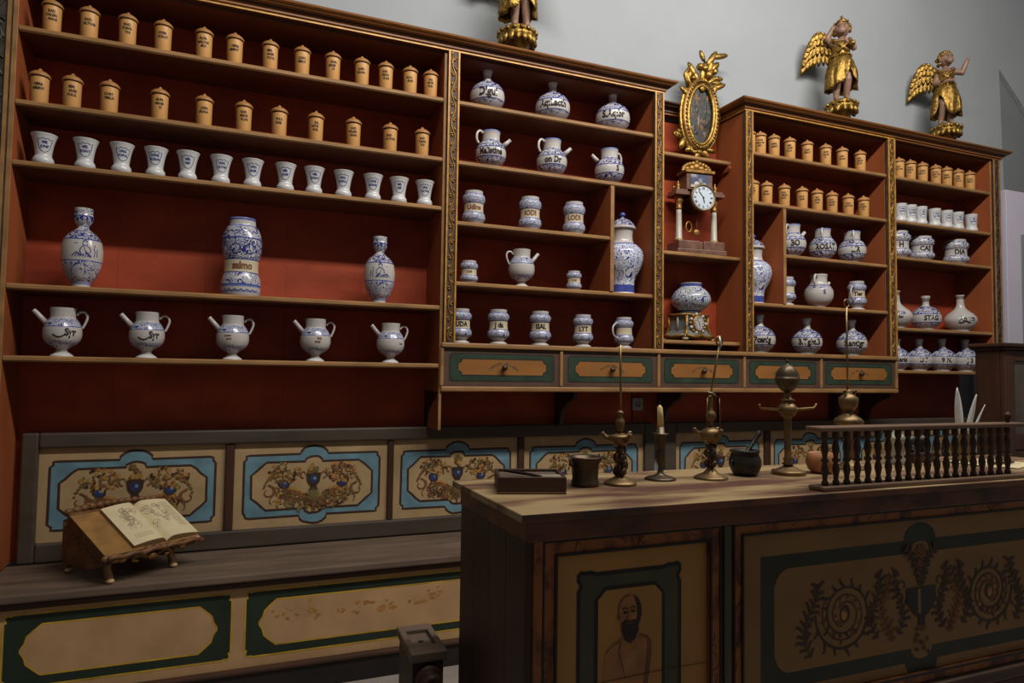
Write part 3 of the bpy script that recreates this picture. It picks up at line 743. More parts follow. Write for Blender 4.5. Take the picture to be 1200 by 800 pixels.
jar('globe_pot', 'globe_pot', 'pot', [(0, 0.0470, G), (.006, 0.0470, G), (.012, 0.0489, BL), (.018, 0.0583, PF), (.040, 0.0865, PF), (.066, 0.0996, PF), (.090, 0.0978, PF), (.118, 0.0808, PF), (.136, 0.0583, G), (.140, 0.0545, BL), (.155, 0.0536, G), (.160, 0.0555, G)])

def shield(w, h):
    pts = [(-w*.5, h*.42), (-w*.32, h*.36), (-w*.15, h*.46), (0, h*.38), (w*.15, h*.46), (w*.32, h*.36), (w*.5, h*.42), (w*.48, h*.1), (w*.42, -h*.2), (w*.25, -h*.42), (0, -h*.5), (-w*.25, -h*.42), (-w*.42, -h*.2), (-w*.48, h*.1)]
    return stroke2d(pts, .0022, True)
RADS = [('RAD.', 'VALERI', 'ANAE'), ('RAD.', 'ALTHAE'), ('RAD.', 'TURPE', 'THI'), ('OXIM', 'SCILLIT'), ('FLOR.', 'MALVAE', 'SILV.'), ('HERB.', 'ABSINT'), ('SEM.', 'ANISI', 'VULG.'), ('CORT.', 'PERUV'), ('GUM.', 'ARABI', 'CI'), ('LIGN.', 'GUAIA'), ('RAD.', 'IREOS', 'FLOR'), ('PULV.', 'RHEI'), ('SAL', 'NITRI', 'PUR.')]
CUPS = [('MEL', 'JUNIP'), ('MEL', 'ROSAT'), ('UNG.', 'POPUL'), ('CONS.', 'ROSAR'), ('MEL', 'DEP.'), ('UNG.', 'ALTHE'), ('UNG.', 'BASIL')]
def can_text(i):
    w = RADS[i % len(RADS)]; n = len(w)
    return [(t, .055 - (j-(n-1)/2)*.0135, .0088, 'ink', rnd.uniform(-.12, .12)) for j, t in enumerate(w)]
def row(k, pxs, z, where, what, group, textf, y=None, scale=None, rz=None):
    n = len(pxs)
    for i, px in enumerate(pxs):
        inst(k, f'{what}, {ordinal(i, n)} on {where}', px, z, group, y=y, scale=1.17 if k == 'canister' else 1., texts=textf(i) if textf else (), rz=0)
YC = YF + .045
row('canister', [61, 104.5, 149.5, 191, 239, 275, 316.5, 354, 390, 424, 452, 480.5, 504.5], 2.545, 'top shelf of the wide left unit', 'tan wooden lidded canister', 'canisters on the top left shelf', can_text, YC)
row('canister', [46, 84.5, 128, 187, 239, 285.5, 327, 370, 414, 457, 494.5], 2.26, 'second shelf of the wide left unit', 'tan wooden lidded canister', 'canisters on the second left shelf', lambda i: can_text(i+5), YC)
row('canister', [878.5, 891, 907, 925.5, 946, 967.5, 987, 1008], 2.545, 'top shelf right of the clock niche', 'tan wooden lidded canister', 'canisters on the top shelf right of the niche', lambda i: can_text(i+3), YC)
row('canister', [882.5, 898.5, 919, 940, 957.5, 975, 994, 1012], 2.257, 'second shelf right of the clock niche', 'tan wooden lidded canister', 'canisters on the second shelf right of the niche', lambda i: can_text(i+8), YC)
row('canister', [1053.5, 1067, 1081, 1096.5, 1109.5, 1123, 1136.5], 2.545, 'top shelf of the end unit', 'tan wooden lidded canister', 'canisters on the top shelf of the end unit', lambda i: can_text(i+1), YC)
def cup_text(i, ang=0.):
    w = CUPS[i % len(CUPS)]
    return [(w[0], .083, .0098, 'ink_blue', ang), (w[1], .067, .0095, 'ink_blue', ang), (shield(.044, .056), .073, 'ink_blue', ang)]
row('cup', [51, 100, 142.5, 182.5, 220, 259, 296, 334.5, 368, 402.5, 437, 467.5, 497.5], 2.028, 'third shelf of the wide left unit', 'white cup with blue shield', 'white cups on the third left shelf', lambda i: cup_text(i, [.1, -.05, .12, -.1, 0, .1][i % 6]), YF+.05)
row('straight_cup', [1055, 1066.5, 1079, 1095, 1109, 1122, 1138], 2.262, 'second shelf of the end unit', 'white cup with blue label', 'white cups on the end unit', lambda i: cup_text(i+2, .5), YF+.05)

# painted figures of the two bottles
def figure_strokes(flip=1):
    S = []
    def st(pts, w): S.append(stroke2d([(flip*x, z) for x, z in pts], w))
    head = arc(.002, .024, .0085, .2, 2*PI-.2, 12); st(head, .0026); st(arc(.003, .029, .0075, 0, PI, 7), .004)
    st([(-.004, .015), (-.012, .006), (-.015, -.006), (-.010, -.016)], .003); st([(.007, .015), (.017, .008), (.021, -.004), (.014, -.014), (.004, -.016)], .003)
    st([(-.002, .012), (.002, -.004), (.010, -.010)], .002); st([(.0, -.018), (-.014, -.020), (-.026, -.010), (-.038, -.022)], .004)
    st([(-.010, -.022), (-.020, -.012), (-.030, -.024)], .003); st([(.014, -.018), (-.04, -.026)], .003); st([(.004, -.010), (.016, -.020), (.022, -.026)], .006)
    st([(.034, -.024), (.036, -.006), (.032, .010), (.038, .020)], .0025); st([(.046, -.022), (.044, .004)], .003); st([(-.034, .020), (-.028, .025), (-.022, .022)], .002)
    for q in range(7): st([(-.03+.008*q, -.026), (-.026+.008*q, -.020)], .003)
    return S
KB = KIND['figured_bottle']
inst('figured_bottle', 'blue and white necked bottle painted with a seated figure, at shelf left end', 96, 1.562, 'figured bottles', py=245, texts=[(s, .138, 'ink_blue', .1) for s in figure_strokes()])
inst('tall_albarello', 'tall waisted blue and white albarello jar standing between the two figured bottles', 283, 1.562, None, py=257,
     texts=[('salmo', .122, .030, 'ink_brown', .05)] + [(stroke2d([(-.07+.0117*k, .004*(-1)**k) for k in range(13)], .004), z, 'ink_blue', 0) for z in (.022, .262)] + [(stroke2d([(sx*.028+.020*math.cos(a*.5), .020*math.sin(a*.5)) for a in range(12)], .004), .19, 'ink_blue', .05) for sx in (-1, 1)])
inst('figured_bottle', 'blue and white necked bottle painted with a figure, right of the tall albarello', 444.5, 1.562, 'figured bottles', py=278, texts=[(s, .138, 'ink_blue', .1) for s in figure_strokes(-1)])
swash = [stroke2d([(-.040+.0045*k, -.010 - .010*math.sin(PI*k/9)) for k in range(10)], .005)]
for i, (px, py, tx) in enumerate([(73, 361, [('Syr', .090, .027, 'ink', .40)] + [(s, .092, 'ink', .12) for s in swash]), (172, 366, [('Syr', .090, .027, 'ink', .40)] + [(s, .092, 'ink', .12) for s in swash]),
                                  (272.5, 370, [('Lunice', .099, .009, 'ink_brown', -.30), ('pore', .086, .009, 'ink_brown', -.22)]), (369.5, 374, [('Mel', .098, .011, 'ink_brown', .25), ('simpl', .084, .010, 'ink_brown', .15)]), (457.5, 379, [('Acet', .088, .008, 'ink_blue', .8)])]):
    inst('pitcher', 'white and blue spouted pitcher, %s on lowest shelf of the left unit' % ordinal(i, 5), px, 1.292, 'pitchers on the lowest left shelf', py=py, texts=tx)
# second unit
for i, (px, py, tx) in enumerate([(571, 82, 'Digui'), (647.5, 95, 'Aq:Lacth'), (718, 108, 'S.Aq:br')]):
    inst('flask', 'round blue and white flask, %s on top shelf above the handled jars' % ordinal(i, 3), px, 2.545, 'flasks on the top shelf of the second unit', py=py, texts=[(tx, .063, .034 if i == 0 else .029, 'ink', .05)])
for i, (px, py, tx, rz) in enumerate([(575, 155, 'Malistine', 0), (646.5, 165, 'on Dr', 0), (714, 176, 'S', PI)]):
    inst('handled_jar', 'blue and white handled jar with short spout, %s on second shelf under flasks' % ordinal(i, 3), px, 2.256, 'handled jars of the second unit', py=py, rz=rz, texts=[(tx, .061, .025, 'ink', [0, .1, .6][i])])
for i, (px, py, tx) in enumerate([(555, 225, 'Udine'), (621, 232, 'IODI'), (672.5, 238, 'LODI')]):
    inst('albarello', 'blue banded albarello jar, %s on third shelf under the handled jars' % ordinal(i, 3), px, 1.967, 'albarelli on the third shelf', py=py, texts=[(tx, .068, .022, 'ink_brown', .05)])
inst('squat_albarello', 'small blue banded jar left of the spouted pitcher in the second unit', 549.5, 1.68, 'small albarelli', py=306, texts=[('CASI', .048, .010, 'ink_brown', .05)])
t = inst('pitcher', 'white spouted pitcher standing alone between two small banded jars', 611, 1.68, None, py=293, rz=PI)
inst('squat_albarello', 'small blue banded jar right of the spouted pitcher in the second unit', 672.5, 1.68, 'small albarelli', py=318, texts=[('CASS', .048, .010, 'ink_brown', .05)])
for i, (px, py, tx) in enumerate([(540, 362, 'UDA'), (584, 363, 'J da'), (633, 365, 'ISAL'), (683, 369, 'LTT')]):
    inst('footed_albarello', 'blue banded footed albarello, %s of four above the painted drawers' % ['first from left', 'second from left', 'third from left', 'fourth from left'][i], px, 1.391, 'footed albarelli above the drawers', py=py, texts=[(tx, .086, .023, 'ink', .08)])
inst('mug', 'blue and white footed mug with loop handle above the painted drawers', 731, 1.391, None, py=372)
inst('covered_vase', 'tall blue and white lidded vase left of the clock niche', 729, 1.68, 'tall lidded vases', py=248, y=YF+.125)
# right unit
inst('covered_vase', 'tall blue and white lidded vase right of the clock niche, behind gilded post', 882.5, 1.675, 'tall lidded vases', py=274, y=YF+.125)
for i, (px, py, tx, rz) in enumerate([(928, 264, 'BO', .2), (964, 269, 'ROSAT', .5), (998.5, 272, 'LIR', .6)]):
    inst('handled_jar', 'blue and white handled jar, %s of three beside the vase compartment' % ['first from left', 'second from left', 'third from left'][i], px, 1.967, 'handled jars right of the niche', py=py, rz=rz, texts=[(tx, .061, .027, 'ink', .25)])
inst('footed_albarello', 'small blue banded jar half hidden behind the divider of the right unit', 921.5, 1.675, None, py=325)
inst('jug', 'pale handled jug with blue band between divider and handled mug', 959.5, 1.675, None, py=322, rz=.3, texts=[('S', .070, .020, 'ink_blue', .4)])
inst('mug', 'blue and white handled mug on shelf above the last of the flasks', 1004, 1.675, None, py=330, texts=[('Tier', .082, .022, 'ink', .2)])
for i, (px, py, tx) in enumerate([(890, 369, 'Pœnig'), (945.5, 373, 'B.Tght.B'), (998, 375, 'S.antigr')]):
    inst('flask', 'round blue and white flask, %s on shelf above the two rightmost drawers' % ordinal(i, 3), px, 1.391, 'flasks above the right drawers', py=py, texts=[(tx, .060, .029, 'ink', .2)])
# end unit
for i, (px, py, tx) in enumerate([(1051, 272, 'H'), (1080, 278, 'CAS'), (1120, 282, 'DIA')]):
    inst('drum_jar', 'squat waisted pale jar, %s on third shelf of the end unit' % ordinal(i, 3), px, 2.030, 'squat jars of the end unit', py=py, texts=[(tx, .062, .026, 'ink', .4)])
inst('pale_flask', 'pale long-necked flask half hidden behind post on end unit fourth shelf', 1050, 1.577, 'large flasks of the end unit', py=341, texts=[('Ol.Lin', .078, .017, 'ink_blue', .3), ('Sev', .056, .015, 'ink', .3)])
inst('flask', 'blue-shouldered pale flask in the middle of end unit fourth shelf', 1085, 1.577, 'large flasks of the end unit', py=347, texts=[('STAG', .060, .026, 'ink', .4)])
inst('pale_flask', 'plain white flask with dark script at right of end unit fourth shelf', 1125.5, 1.577, 'large flasks of the end unit', py=346, texts=[('An vm', .066, .026, 'ink', .45), (stroke2d([(-.03+.007*k, -.004-.004*math.sin(k)) for k in range(9)], .007), .052, 'ink', .3)])
for i, (px, py, tx) in enumerate([(1051, 397, 'S.anis'), (1077, 397, 'Li 7'), (1104, 397, '9 N.'), (1131, 398, 'J 3')]):
    inst('flask', 'small blue-shouldered flask, %s on lowest shelf of the end unit' % ordinal(i, 4), px, 1.307, 'small flasks on the lowest shelf of the end unit', py=py, texts=[(tx, .060, .026, 'ink', .35)])

# ------------------------------------------------------------------ carved angels on the cornice
_tex = bpy.data.textures.new('folds', 'CLOUDS'); _tex.noise_scale = .035; _tex.noise_depth = 2
_tex2 = bpy.data.textures.new('curls', 'CLOUDS'); _tex2.noise_scale = .02
def blend(o, voxel, smooth=4, disp=0., tex=None):
    r = o.modifiers.new('remesh', 'REMESH'); r.mode = 'VOXEL'; r.voxel_size = voxel; r.use_smooth_shade = True
    s = o.modifiers.new('smooth', 'SMOOTH'); s.iterations = smooth; s.factor = .5
    if disp:
        d = o.modifiers.new('displace', 'DISPLACE'); d.texture = tex; d.strength = disp; d.mid_level = .5; d.texture_coords = 'LOCAL'
    return o
def limb(b, pts, rs, mt):
    """tapering closed limb through joints, with balls at the ends"""
    P_ = []; R_ = []
    for i in range(len(pts)-1):
        for k in range(4):
            t = k/4; P_.append(Vector(pts[i]).lerp(Vector(pts[i+1]), t)); R_.append(rs[i]+(rs[i+1]-rs[i])*t)
    P_.append(Vector(pts[-1])); R_.append(rs[-1]); b.tube(P_, R_, mt, 12)
    for p, r in zip(pts, rs): b.ball(p, r*.99, mt, 12, 8)
def hand(b, p, d, up, s, mt):
    """small palm with four curled fingers and a thumb"""
    p = Vector(p); d = Vector(d).normalized(); w = d.cross(Vector(up)).normalized(); n = w.cross(d).normalized()
    M3 = Matrix((d, w, n)).transposed()
    b.ball(p + d*.5*s, (.62*s, .46*s, .26*s), mt, 10, 6, M=M3)
    for k in range(4):
        o = p + d*.9*s + w*(-.34+.23*k)*s; L = [.62, .75, .7, .52][k]*s
        b.tube([o, o + d*L*.55 + n*.05*s, o + d*L + n*.28*s], [.13*s, .12*s, .09*s], mt, 6)
    o = p + d*.35*s + w*.42*s
    b.tube([o, o + w*.35*s + d*.25*s, o + w*.4*s + d*.6*s + n*.1*s], [.15*s, .13*s, .10*s], mt, 6)
def wing(side, yb=.055):
    """feathered wing arching up from the shoulder and sweeping down to a pointed tip"""
    b = MB(); S = side
    lead = [(.07, .70), (.12, .80), (.18, .865), (.24, .88), (.29, .845), (.325, .77), (.35, .67)]
    def at(t):
        i = t*(len(lead)-1); a = int(min(i, len(lead)-2)); f = i-a
        return lead[a][0]*(1-f)+lead[a+1][0]*f, lead[a][1]*(1-f)+lead[a+1][1]*f
    b.tube([(S*at(i/18)[0], yb, at(i/18)[1]) for i in range(19)], [.016 + .014*math.sin(PI*i/18) for i in range(19)], 'gold', 10, flat=.7)
    for n, L0, L1, w, off, a0, a1 in ((10, .22, .40, .058, .014, -100, -74), (9, .19, .28, .058, -.002, -104, -72), (9, .12, .17, .056, -.018, -110, -66), (8, .06, .09, .050, -.030, -112, -60)):
        for k in range(n):
            t = k/(n-1); x, z = at(.06 + .88*t); L = L0 + (L1-L0)*math.sin(PI*min(1, .15+.62*t)); ang = math.radians(a0 + (a1-a0)*t)
            dx, dz = math.cos(ang), math.sin(ang); al = math.atan2(dz, S*dx)
            b.ball((S*(x + dx*L*.5), yb + off, z + dz*L*.5), (L*.56, .010, w*.60), 'gold', 8, 6, M=Matrix.Rotation(-al, 3, 'Y'))
    return b
def pedestal(root, R=.19, H=.20, style=0):
    k = H/.15
    b = MB(); b.lathe([(-.11, R*.5), (-.02, R*.5), (-.01, R*.36), (0, R*.34)] + [(z*k, r*R) for z, r in ((.012, .44), (.030, .62), (.055, .84), (.085, .95), (.105, .92), (.118, .72), (.124, .70), (.132, .76), (.142, .74), (.15, .66))] + [(H, 0)], 32, mt='gold')
    n = 16 if style else 13
    for q in range(n):
        a = 2*PI*q/n
        M3 = Matrix.Rotation(a, 3, 'Z') @ Matrix.Rotation(-.42, 3, 'X')
        b.ball((R*.80*math.sin(a), -R*.80*math.cos(a), .066*k), (R*.18, R*.17, .048*k), 'gold', 8, 6, M=M3)
        b.ball((R*.95*math.sin(a+.2), -R*.95*math.cos(a+.2), .110*k), (R*.15, R*.11, .018*k), 'gold', 8, 6, M=Matrix.Rotation(a+.2, 3, 'Z'))
    return b.build('pedestal', root)
def angel(label, loc, scale, pose, rz):
    t = thing('angel_statue', label, 'statue', loc, rz, 'carved gilded angels on top of the shelving', scale)
    pedestal(t, .19, .20, pose)
    g = .202
    def q(x, y, z): return (x, y, z + g)
    b = MB(); F = 'flesh'
    if pose == 0:     # one arm raised to the crowned head, the other bent over the chest
        sh = [(-.088, .01, .735), (.085, .005, .735)]; hd = Vector((.012, -.012, .865)); hips = (.0, 0, .46)
        arms = [[sh[0], (-.150, .020, .800), (-.085, .000, .925)], [sh[1], (.135, -.045, .640), (.050, -.115, .690)]]
        hands = [((-.080, .000, .925), (.25, 0, 1)), ((.050, -.115, .690), (-.5, -.3, .7))]
        legs = [[(-.050, 0, .45), (-.052, -.030, .25), (-.058, .005, .045), (-.060, -.055, .02)], [(.050, 0, .45), (.062, -.045, .25), (.060, .01, .045), (.066, -.05, .02)]]
        rots = -.25
    elif pose == 1:   # right-hand arm flung up and out, other laid across the waist
        sh = [(-.085, .0, .715), (.088, .0, .735)]; hd = Vector((.005, -.012, .880)); hips = (.0, 0, .46)
        arms = [[sh[0], (-.120, -.030, .585), (.035, -.110, .575)], [sh[1], (.190, -.02, .690), (.245, -.04, .835)]]
        hands = [((.035, -.110, .575), (1, -.1, .05)), ((.245, -.04, .835), (.35, 0, 1))]
        legs = [[(-.050, 0, .45), (-.040, -.075, .27), (-.065, -.01, .045), (-.080, -.06, .02)], [(.052, 0, .45), (.055, -.01, .25), (.050, .02, .045), (.058, -.04, .02)]]
        rots = .5
    else:
        sh = [(-.086, .0, .73), (.086, .0, .73)]; hd = Vector((0, -.012, .875)); hips = (.0, 0, .46)
        arms = [[sh[0], (-.15, -.02, .62), (-.12, -.10, .70)], [sh[1], (.14, -.02, .60), (.10, -.10, .52)]]
        hands = [((-.12, -.10, .70), (.1, -.3, 1)), ((.10, -.10, .52), (-.2, -.6, -.3))]
        legs = [[(-.048, 0, .45), (-.030, -.055, .25), (-.025, -.01, .045), (-.030, -.06, .02)], [(.052, 0, .45), (.075, .0, .25), (.090, .03, .045), (.100, -.02, .02)]]
        rots = .1
    limb(b, [q(*hips), q(0, 0, .58), q(0, -.005, .70)], [.085, .080, .088], F)
    limb(b, [q(-.07, 0, .715), q(.07, 0, .715)], [.05, .05], F)
    limb(b, [q(0, 0, .74), q(hd.x, hd.y+.01, hd.z-.03)], [.038, .036], F)
    Rh = Matrix.Rotation(rots, 3, 'Z') @ Matrix.Scale(1.38, 3); hd = hd + Vector((0, 0, .022))
    H_ = Vector(q(*hd))
    b.ball(H_, (.060, .066, .070), F, 16, 10, M=Rh)
    for o, r in (((0, -.062, -.030), (.036, .028, .032)), ((0, -.071, -.008), (.010, .017, .016)), ((-.026, -.054, -.024), (.018, .016, .018)), ((.026, -.054, -.024), (.018, .016, .018)), ((0, -.058, .028), (.040, .016, .012)), ((0, -.064, -.042), (.014, .009, .006)), ((-.060, 0, -.004), (.008, .014, .020)), ((.060, 0, -.004), (.008, .014, .020))):
        b.ball(H_ + Rh @ Vector(o), r, F, 10, 7, M=Rh)
    for A in arms: limb(b, [q(*p) for p in A], [.044, .038, .027], F)
    for p, d in hands: hand(b, q(*p), d, (0, -1, .2), .042, F)
    for L in legs:
        limb(b, [q(*p) for p in L[:3]], [.070, .052, .032], F)
        limb(b, [q(*L[2]), q(*L[3])], [.027, .020], F)
    blend(b.build('body', t), .0075, 3)
    e = MB()
    for sx in (-1, 1): e.ball(H_ + Rh @ Vector((sx*.022, -.0625, .008)), (.009, .006, .006), 'ink', 8, 5)
    e.build('eyes', t)
    # gilded tunic: bodice, belt and a flared skirt in folds, open over one leg
    r = MB()
    r.lathe([(.44+g, .098), (.50+g, .100), (.56+g, .096), (.63+g, .103), (.70+g, .104), (.745+g, .070), (.76+g, .045)], 28, mt='gold')
    n = 48; rows = 9; vs = []; fs = []
    zt, zb = .55, (.15 if pose == 0 else .12)
    for i in range(rows):
        s = i/(rows-1)
        for k in range(n):
            a = 2*PI*k/n
            open_ = math.exp(-((a - (PI+.45 if pose != 1 else PI-.5))/.36)**2)
            z = zt + (zb - zt)*s + open_*.24*s + .022*s*math.sin(5*a)
            R_ = .100 + .066*math.sin(min(1, s*1.5)*PI/2) + .022*s*math.sin(9*a + 2.5*s) + .010*s*math.sin(17*a)
            vs.append((R_*math.sin(a+PI), -R_*.85*math.cos(a+PI), z+g))
    for i in range(rows-1):
        for k in range(n):
            k2 = (k+1) % n; fs.append((i*n+k, i*n+k2, (i+1)*n+k2, (i+1)*n+k))
    r.add(vs, fs, 'gold', True)
    for k in range(22):
        a = 2*PI*k/22; r.ball((.108*math.sin(a), -.1*math.cos(a), .553+g+.006*math.sin(3*a)), (.020, .016, .015), 'gold', 8, 5)
    for sx in (-1, 1):
        r.ball((sx*.083, -.01, .745+g), (.045, .045, .038), 'gold', 12, 8)
        r.tube([(sx*.09, -.04, .735+g), (sx*.03, -.105, .66+g), (-sx*.06, -.10, .58+g)], [.014, .018, .014], 'gold', 8)
    o = r.build('tunic', t); so = o.modifiers.new('thick', 'SOLIDIFY'); so.thickness = .008
    d = o.modifiers.new('folds', 'DISPLACE'); d.texture = _tex; d.strength = .016; d.mid_level = .5
    # hair in gilded curls
    h = MB()
    for k in range(46):
        u_, v_ = rnd.uniform(0, 2*PI), rnd.uniform(-.35, 1.0)
        ph = v_*PI/2; pnt = Vector((math.cos(ph)*math.cos(u_)*.064, math.cos(ph)*math.sin(u_)*.072+.012, math.sin(ph)*.076))
        if pnt.y < -.028 and pnt.z < .042: continue
        h.ball(H_ + Rh @ pnt, rnd.uniform(.019, .029), 'gold', 8, 5)
    h.build('hair', t)
    if pose == 0:
        c = MB(); c.lathe([(.070, .075), (.088, .080), (.105, .060), (.125, .038), (.140, .014), (.152, .011), (.160, .019), (.170, .016), (.178, 0)], 14, c=tuple(H_), mt='gold', lobes=7, lobe=.08); c.build('crown', t)
        k_ = MB(); k_.ball(q(.10, -.125, .665), (.040, .03, .035), 'gold', 10, 7); k_.ball(q(.075, -.135, .70), (.022, .02, .03), 'gold', 8, 6); k_.build('fruit_bunch', t)
    for S_ in ([-1] if pose != 2 else [-1, 1]):
        w = wing(S_); o = w.build('wing', t); o.location = (.0, .03, g + .035)
    return t
AZ = 2.824
angel('gilded angel statue cut by the picture top, above the second shelving unit', (x_at(606, 3.11, 2.9), 3.11, AZ+.050), .53, 2, -.35)
angel('gilded angel statue with crowned head and raised arm above the right unit', (x_at(986, 3.11, 2.9), 3.11, AZ+.050), .515, 0, -.62)
angel('gilded angel statue flinging one arm outwards, nearest the white wall corner', (x_at(1109, 3.11, 2.9), 3.11, AZ+.050), .50, 1, -.80)

# ------------------------------------------------------------------ oval picture leaning in the niche
fx, fy, fz = x_at(815.5, 3.20, 2.53), 3.20, 2.508
pf = thing('picture_frame', 'oval dark picture in an ornate gilded frame standing above the clock', 'picture', (fx, fy, fz))
TM = Matrix.Rotation(.115, 4, 'Y') @ Matrix.Rotation(-.05, 4, 'X')
A_, B_, CZ = .108, .200, .255
b = MB()
def oval(a, c, y, n=44): return [(a*math.cos(2*PI*k/n), y, CZ + c*math.sin(2*PI*k/n)) for k in range(n)]
b.tube(oval(A_-.018, B_-.02, -.022), .011, 'gold', 8, T=TM, closed=True); b.tube(oval(A_+.004, B_+.003, -.016), .019, 'old_gold', 10, T=TM, closed=True)
b.tube(oval(A_+.026, B_+.025, -.008), .010, 'gold', 8, T=TM, closed=True)
for k in range(52):
    a = 2*PI*k/52; b.ball((A_*1.03*math.cos(a), -.036, CZ + B_*1.015*math.sin(a)), .0075, 'gold', 6, 5, T=TM)
fr = b.build('frame', pf)
b = MB()
def leaf(b, x, z, L, w, ang, mt='gold', y=-.018):
    if z > .3: x *= .78; z = .40 + (z-.40)*1.45; w *= .8
    M3 = Matrix.Rotation(-math.radians(ang), 3, 'Y')
    d = Vector((math.cos(math.radians(ang)), 0, math.sin(math.radians(ang))))
    b.ball(Vector((x, y, z)) + d*L*.5, (L*.55, .012, w*.5), mt, 10, 6, T=TM, M=M3)
for x, z, L, w, an in ((-.02, .47, .10, .05, 70), (.02, .47, .11, .05, 40), (.06, .45, .10, .04, 10), (-.06, .45, .10, .05, 130), (.03, .52, .12, .05, 60), (.07, .56, .12, .045, 25), (.0, .53, .07, .04, 120), (.05, .49, .09, .05, 80), (.11, .43, .09, .04, 35), (-.11, .40, .10, .05, 110), (-.13, .43, .07, .04, 80), (-.10, .36, .09, .04, 150), (.12, .36, .09, .04, -60), (.0, .44, .12, .06, 90), (.14, .31, .07, .035, -80), (.0, .40, .10, .07, 90), (-.05, .41, .09, .06, 60), (.05, .41, .09, .06, 110), (.09, .40, .08, .05, 70), (-.09, .38, .07, .05, 95), (.04, .44, .09, .05, 45), (-.03, .43, .08, .05, 125), (.06, .50, .09, .05, 50), (.08, .47, .08, .04, 15)):
    leaf(b, x, z, L, w, an)
for x, z, r in ((-.045, .50, .022), (.03, .475, .026), (-.10, .44, .016), (.085, .50, .018), (.0, .5, .02)): b.ball((x*.8, -.03, .40 + (z-.40)*1.4), r, 'gold', 10, 7, T=TM)
b.tube([(-.10, -.02, .40), (-.13, -.02, .47), (-.10, -.02, .53), (-.07, -.02, .49)], [.012, .011, .010, .006], 'gold', 8, T=TM)
b.build('crest', pf)
b = MB()
for x, z, L, w, an in ((0, .045, .07, .04, -100), (.03, .05, .07, .035, -40), (-.03, .05, .07, .035, -150), (-.10, .09, .08, .04, -110), (-.12, .09, .06, .04, 170), (.06, .06, .06, .03, 0)): leaf(b, x, z, L, w, an)
b.tube([(-.13, -.02, .11), (-.155, -.02, .125), (-.165, -.02, .10), (-.14, -.02, .09)], .011, 'gold', 8, T=TM)
b.tube([(-.08, -.01, .06), (-.04, -.02, .018), (.0, -.02, .03), (.04, -.02, .020), (.07, -.01, .05)], [.012, .014, .016, .014, .01], 'gold', 8, T=TM)
b.build('bottom_scroll', pf)
b = MB(); n = 40
ov = oval(A_-.016, B_-.018, -.012, n); vs = [TM @ Vector(p) for p in ov] + [TM @ Vector((x, .004, z)) for x, _, z in ov]
b.add(vs, [tuple(range(n)), tuple(reversed(range(n, 2*n)))] + [(i, n+i, n+(i+1) % n, (i+1) % n) for i in range(n)], 'dark_painting')
r = random.Random(5)
for k in range(46):
    a, q_ = r.uniform(0, 2*PI), math.sqrt(r.random())*.8
    x, z = (A_-.02)*q_*math.cos(a), CZ + (B_-.02)*q_*math.sin(a)
    b.ball((x, -.012, z), (r.uniform(.006, .018), .0012, r.uniform(.008, .026)), r.choice(['painting_light', 'dark_painting', 'dark_painting', 'clock_black', 'clock_black', 'paint_brown', 'bench_green', 'iron_dark']), 8, 4, T=TM)
b.ball((-.005, -.0125, .215), (.011, .0015, .045), 'painting_light', 10, 5, T=TM)
b.build('oval_canvas', pf)

# ------------------------------------------------------------------ portico clock
cx = x_at(815, 3.19, 1.95)
k = thing('portico_clock', 'mantel clock with white dial and two white columns on middle niche shelf', 'clock', (cx, 3.19, 1.931), -.12)
b = MB(); b.box(-.155, .155, -.078, .075, 0, .030, 'pink_marble'); b.box(-.145, -.012, -.070, .066, .0305, .078, 'pink_marble'); b.box(.012, .145, -.070, .066, .0305, .078, 'pink_marble'); b.box(-.0115, .0115, -.062, .062, .0305, .074, 'pink_marble'); b.build('base', k, bevel=.004)
for sx in (-1, 1):
    b = MB(); b.lathe([(.0785, .024), (.088, .026), (.096, .021), (.100, .0185), (.24, .0155), (.262, .0150)], 18, c=(sx*.112, -.01, 0), mt='alabaster')
    o = b.build('column', k)
    c = MB(); c.lathe([(.2625, .017), (.270, .021), (.276, .016), (.300, .018), (.318, .026), (.326, .022), (.332, .028), (.338, .028)], 18, c=(sx*.112, -.01, 0), mt='old_gold'); c.lathe([(.0786, .029), (.086, .030), (.092, .0265)], 18, c=(sx*.112, -.01, 0), mt='old_gold'); c.build('capital', o)
for sx in (-1, 1):
    b = MB(); b.box(sx*.112-.043, sx*.112+.043, -.058, .055, .3385, .358, 'pink_marble'); b.box(sx*.112-.036, sx*.112+.036, -.05, .05, .3582, .372, 'pink_marble'); b.build('entablature', k, bevel=.003)
    b = MB(); b.lathe([(.3722, .013), (.378, .015), (.384, .007), (.396, .013), (.408, .010), (.414, .004), (.424, .006), (.430, 0)], 12, c=(sx*.118, -.01, 0), mt='old_gold')
    if sx < 0: b.tube([(-.15, -.01, .375), (-.145, -.012, .392), (-.13, -.012, .385)], .005, 'old_gold', 6)
    b.build('finial', k)
b = MB(); b.box(-.082, .082, -.045, .045, .376, .470, 'pink_marble'); b.box(-.094, .094, -.055, .052, .4702, .488, 'old_gold'); bl = b.build('attic', k, bevel=.003)
b = MB(); b.box(-.060, .060, -.050, -.0455, .388, .462, 'scene_blue'); b.box(-.060, .060, -.0515, -.0462, .388, .402, 'alabaster'); b.ball((-.02, -.0485, .405), (.022, .005, .018), 'alabaster', 8, 5); b.ball((.025, -.0485, .403), (.018, .005, .014), 'alabaster', 8, 5); b.build('picture_panel', k)
b = MB()
for i in range(13):
    t = i/12; a = PI*t; b.ball((.085*math.cos(a), -.01, .492+.045*math.sin(a)), (.014, .010, .014), 'old_gold', 8, 5)
for x, z, r in ((-.03, .508, .02), (.03, .508, .02), (0, .517, .022), (-.06, .502, .016), (.06, .502, .016), (0, .545, .013)): b.ball((x, -.012, z), (r, .011, r*.9), 'old_gold', 10, 6)
b.build('crest', k)
DT = Matrix.Translation((0, 0, .322)) @ Matrix.Rotation(PI/2, 4, 'X')
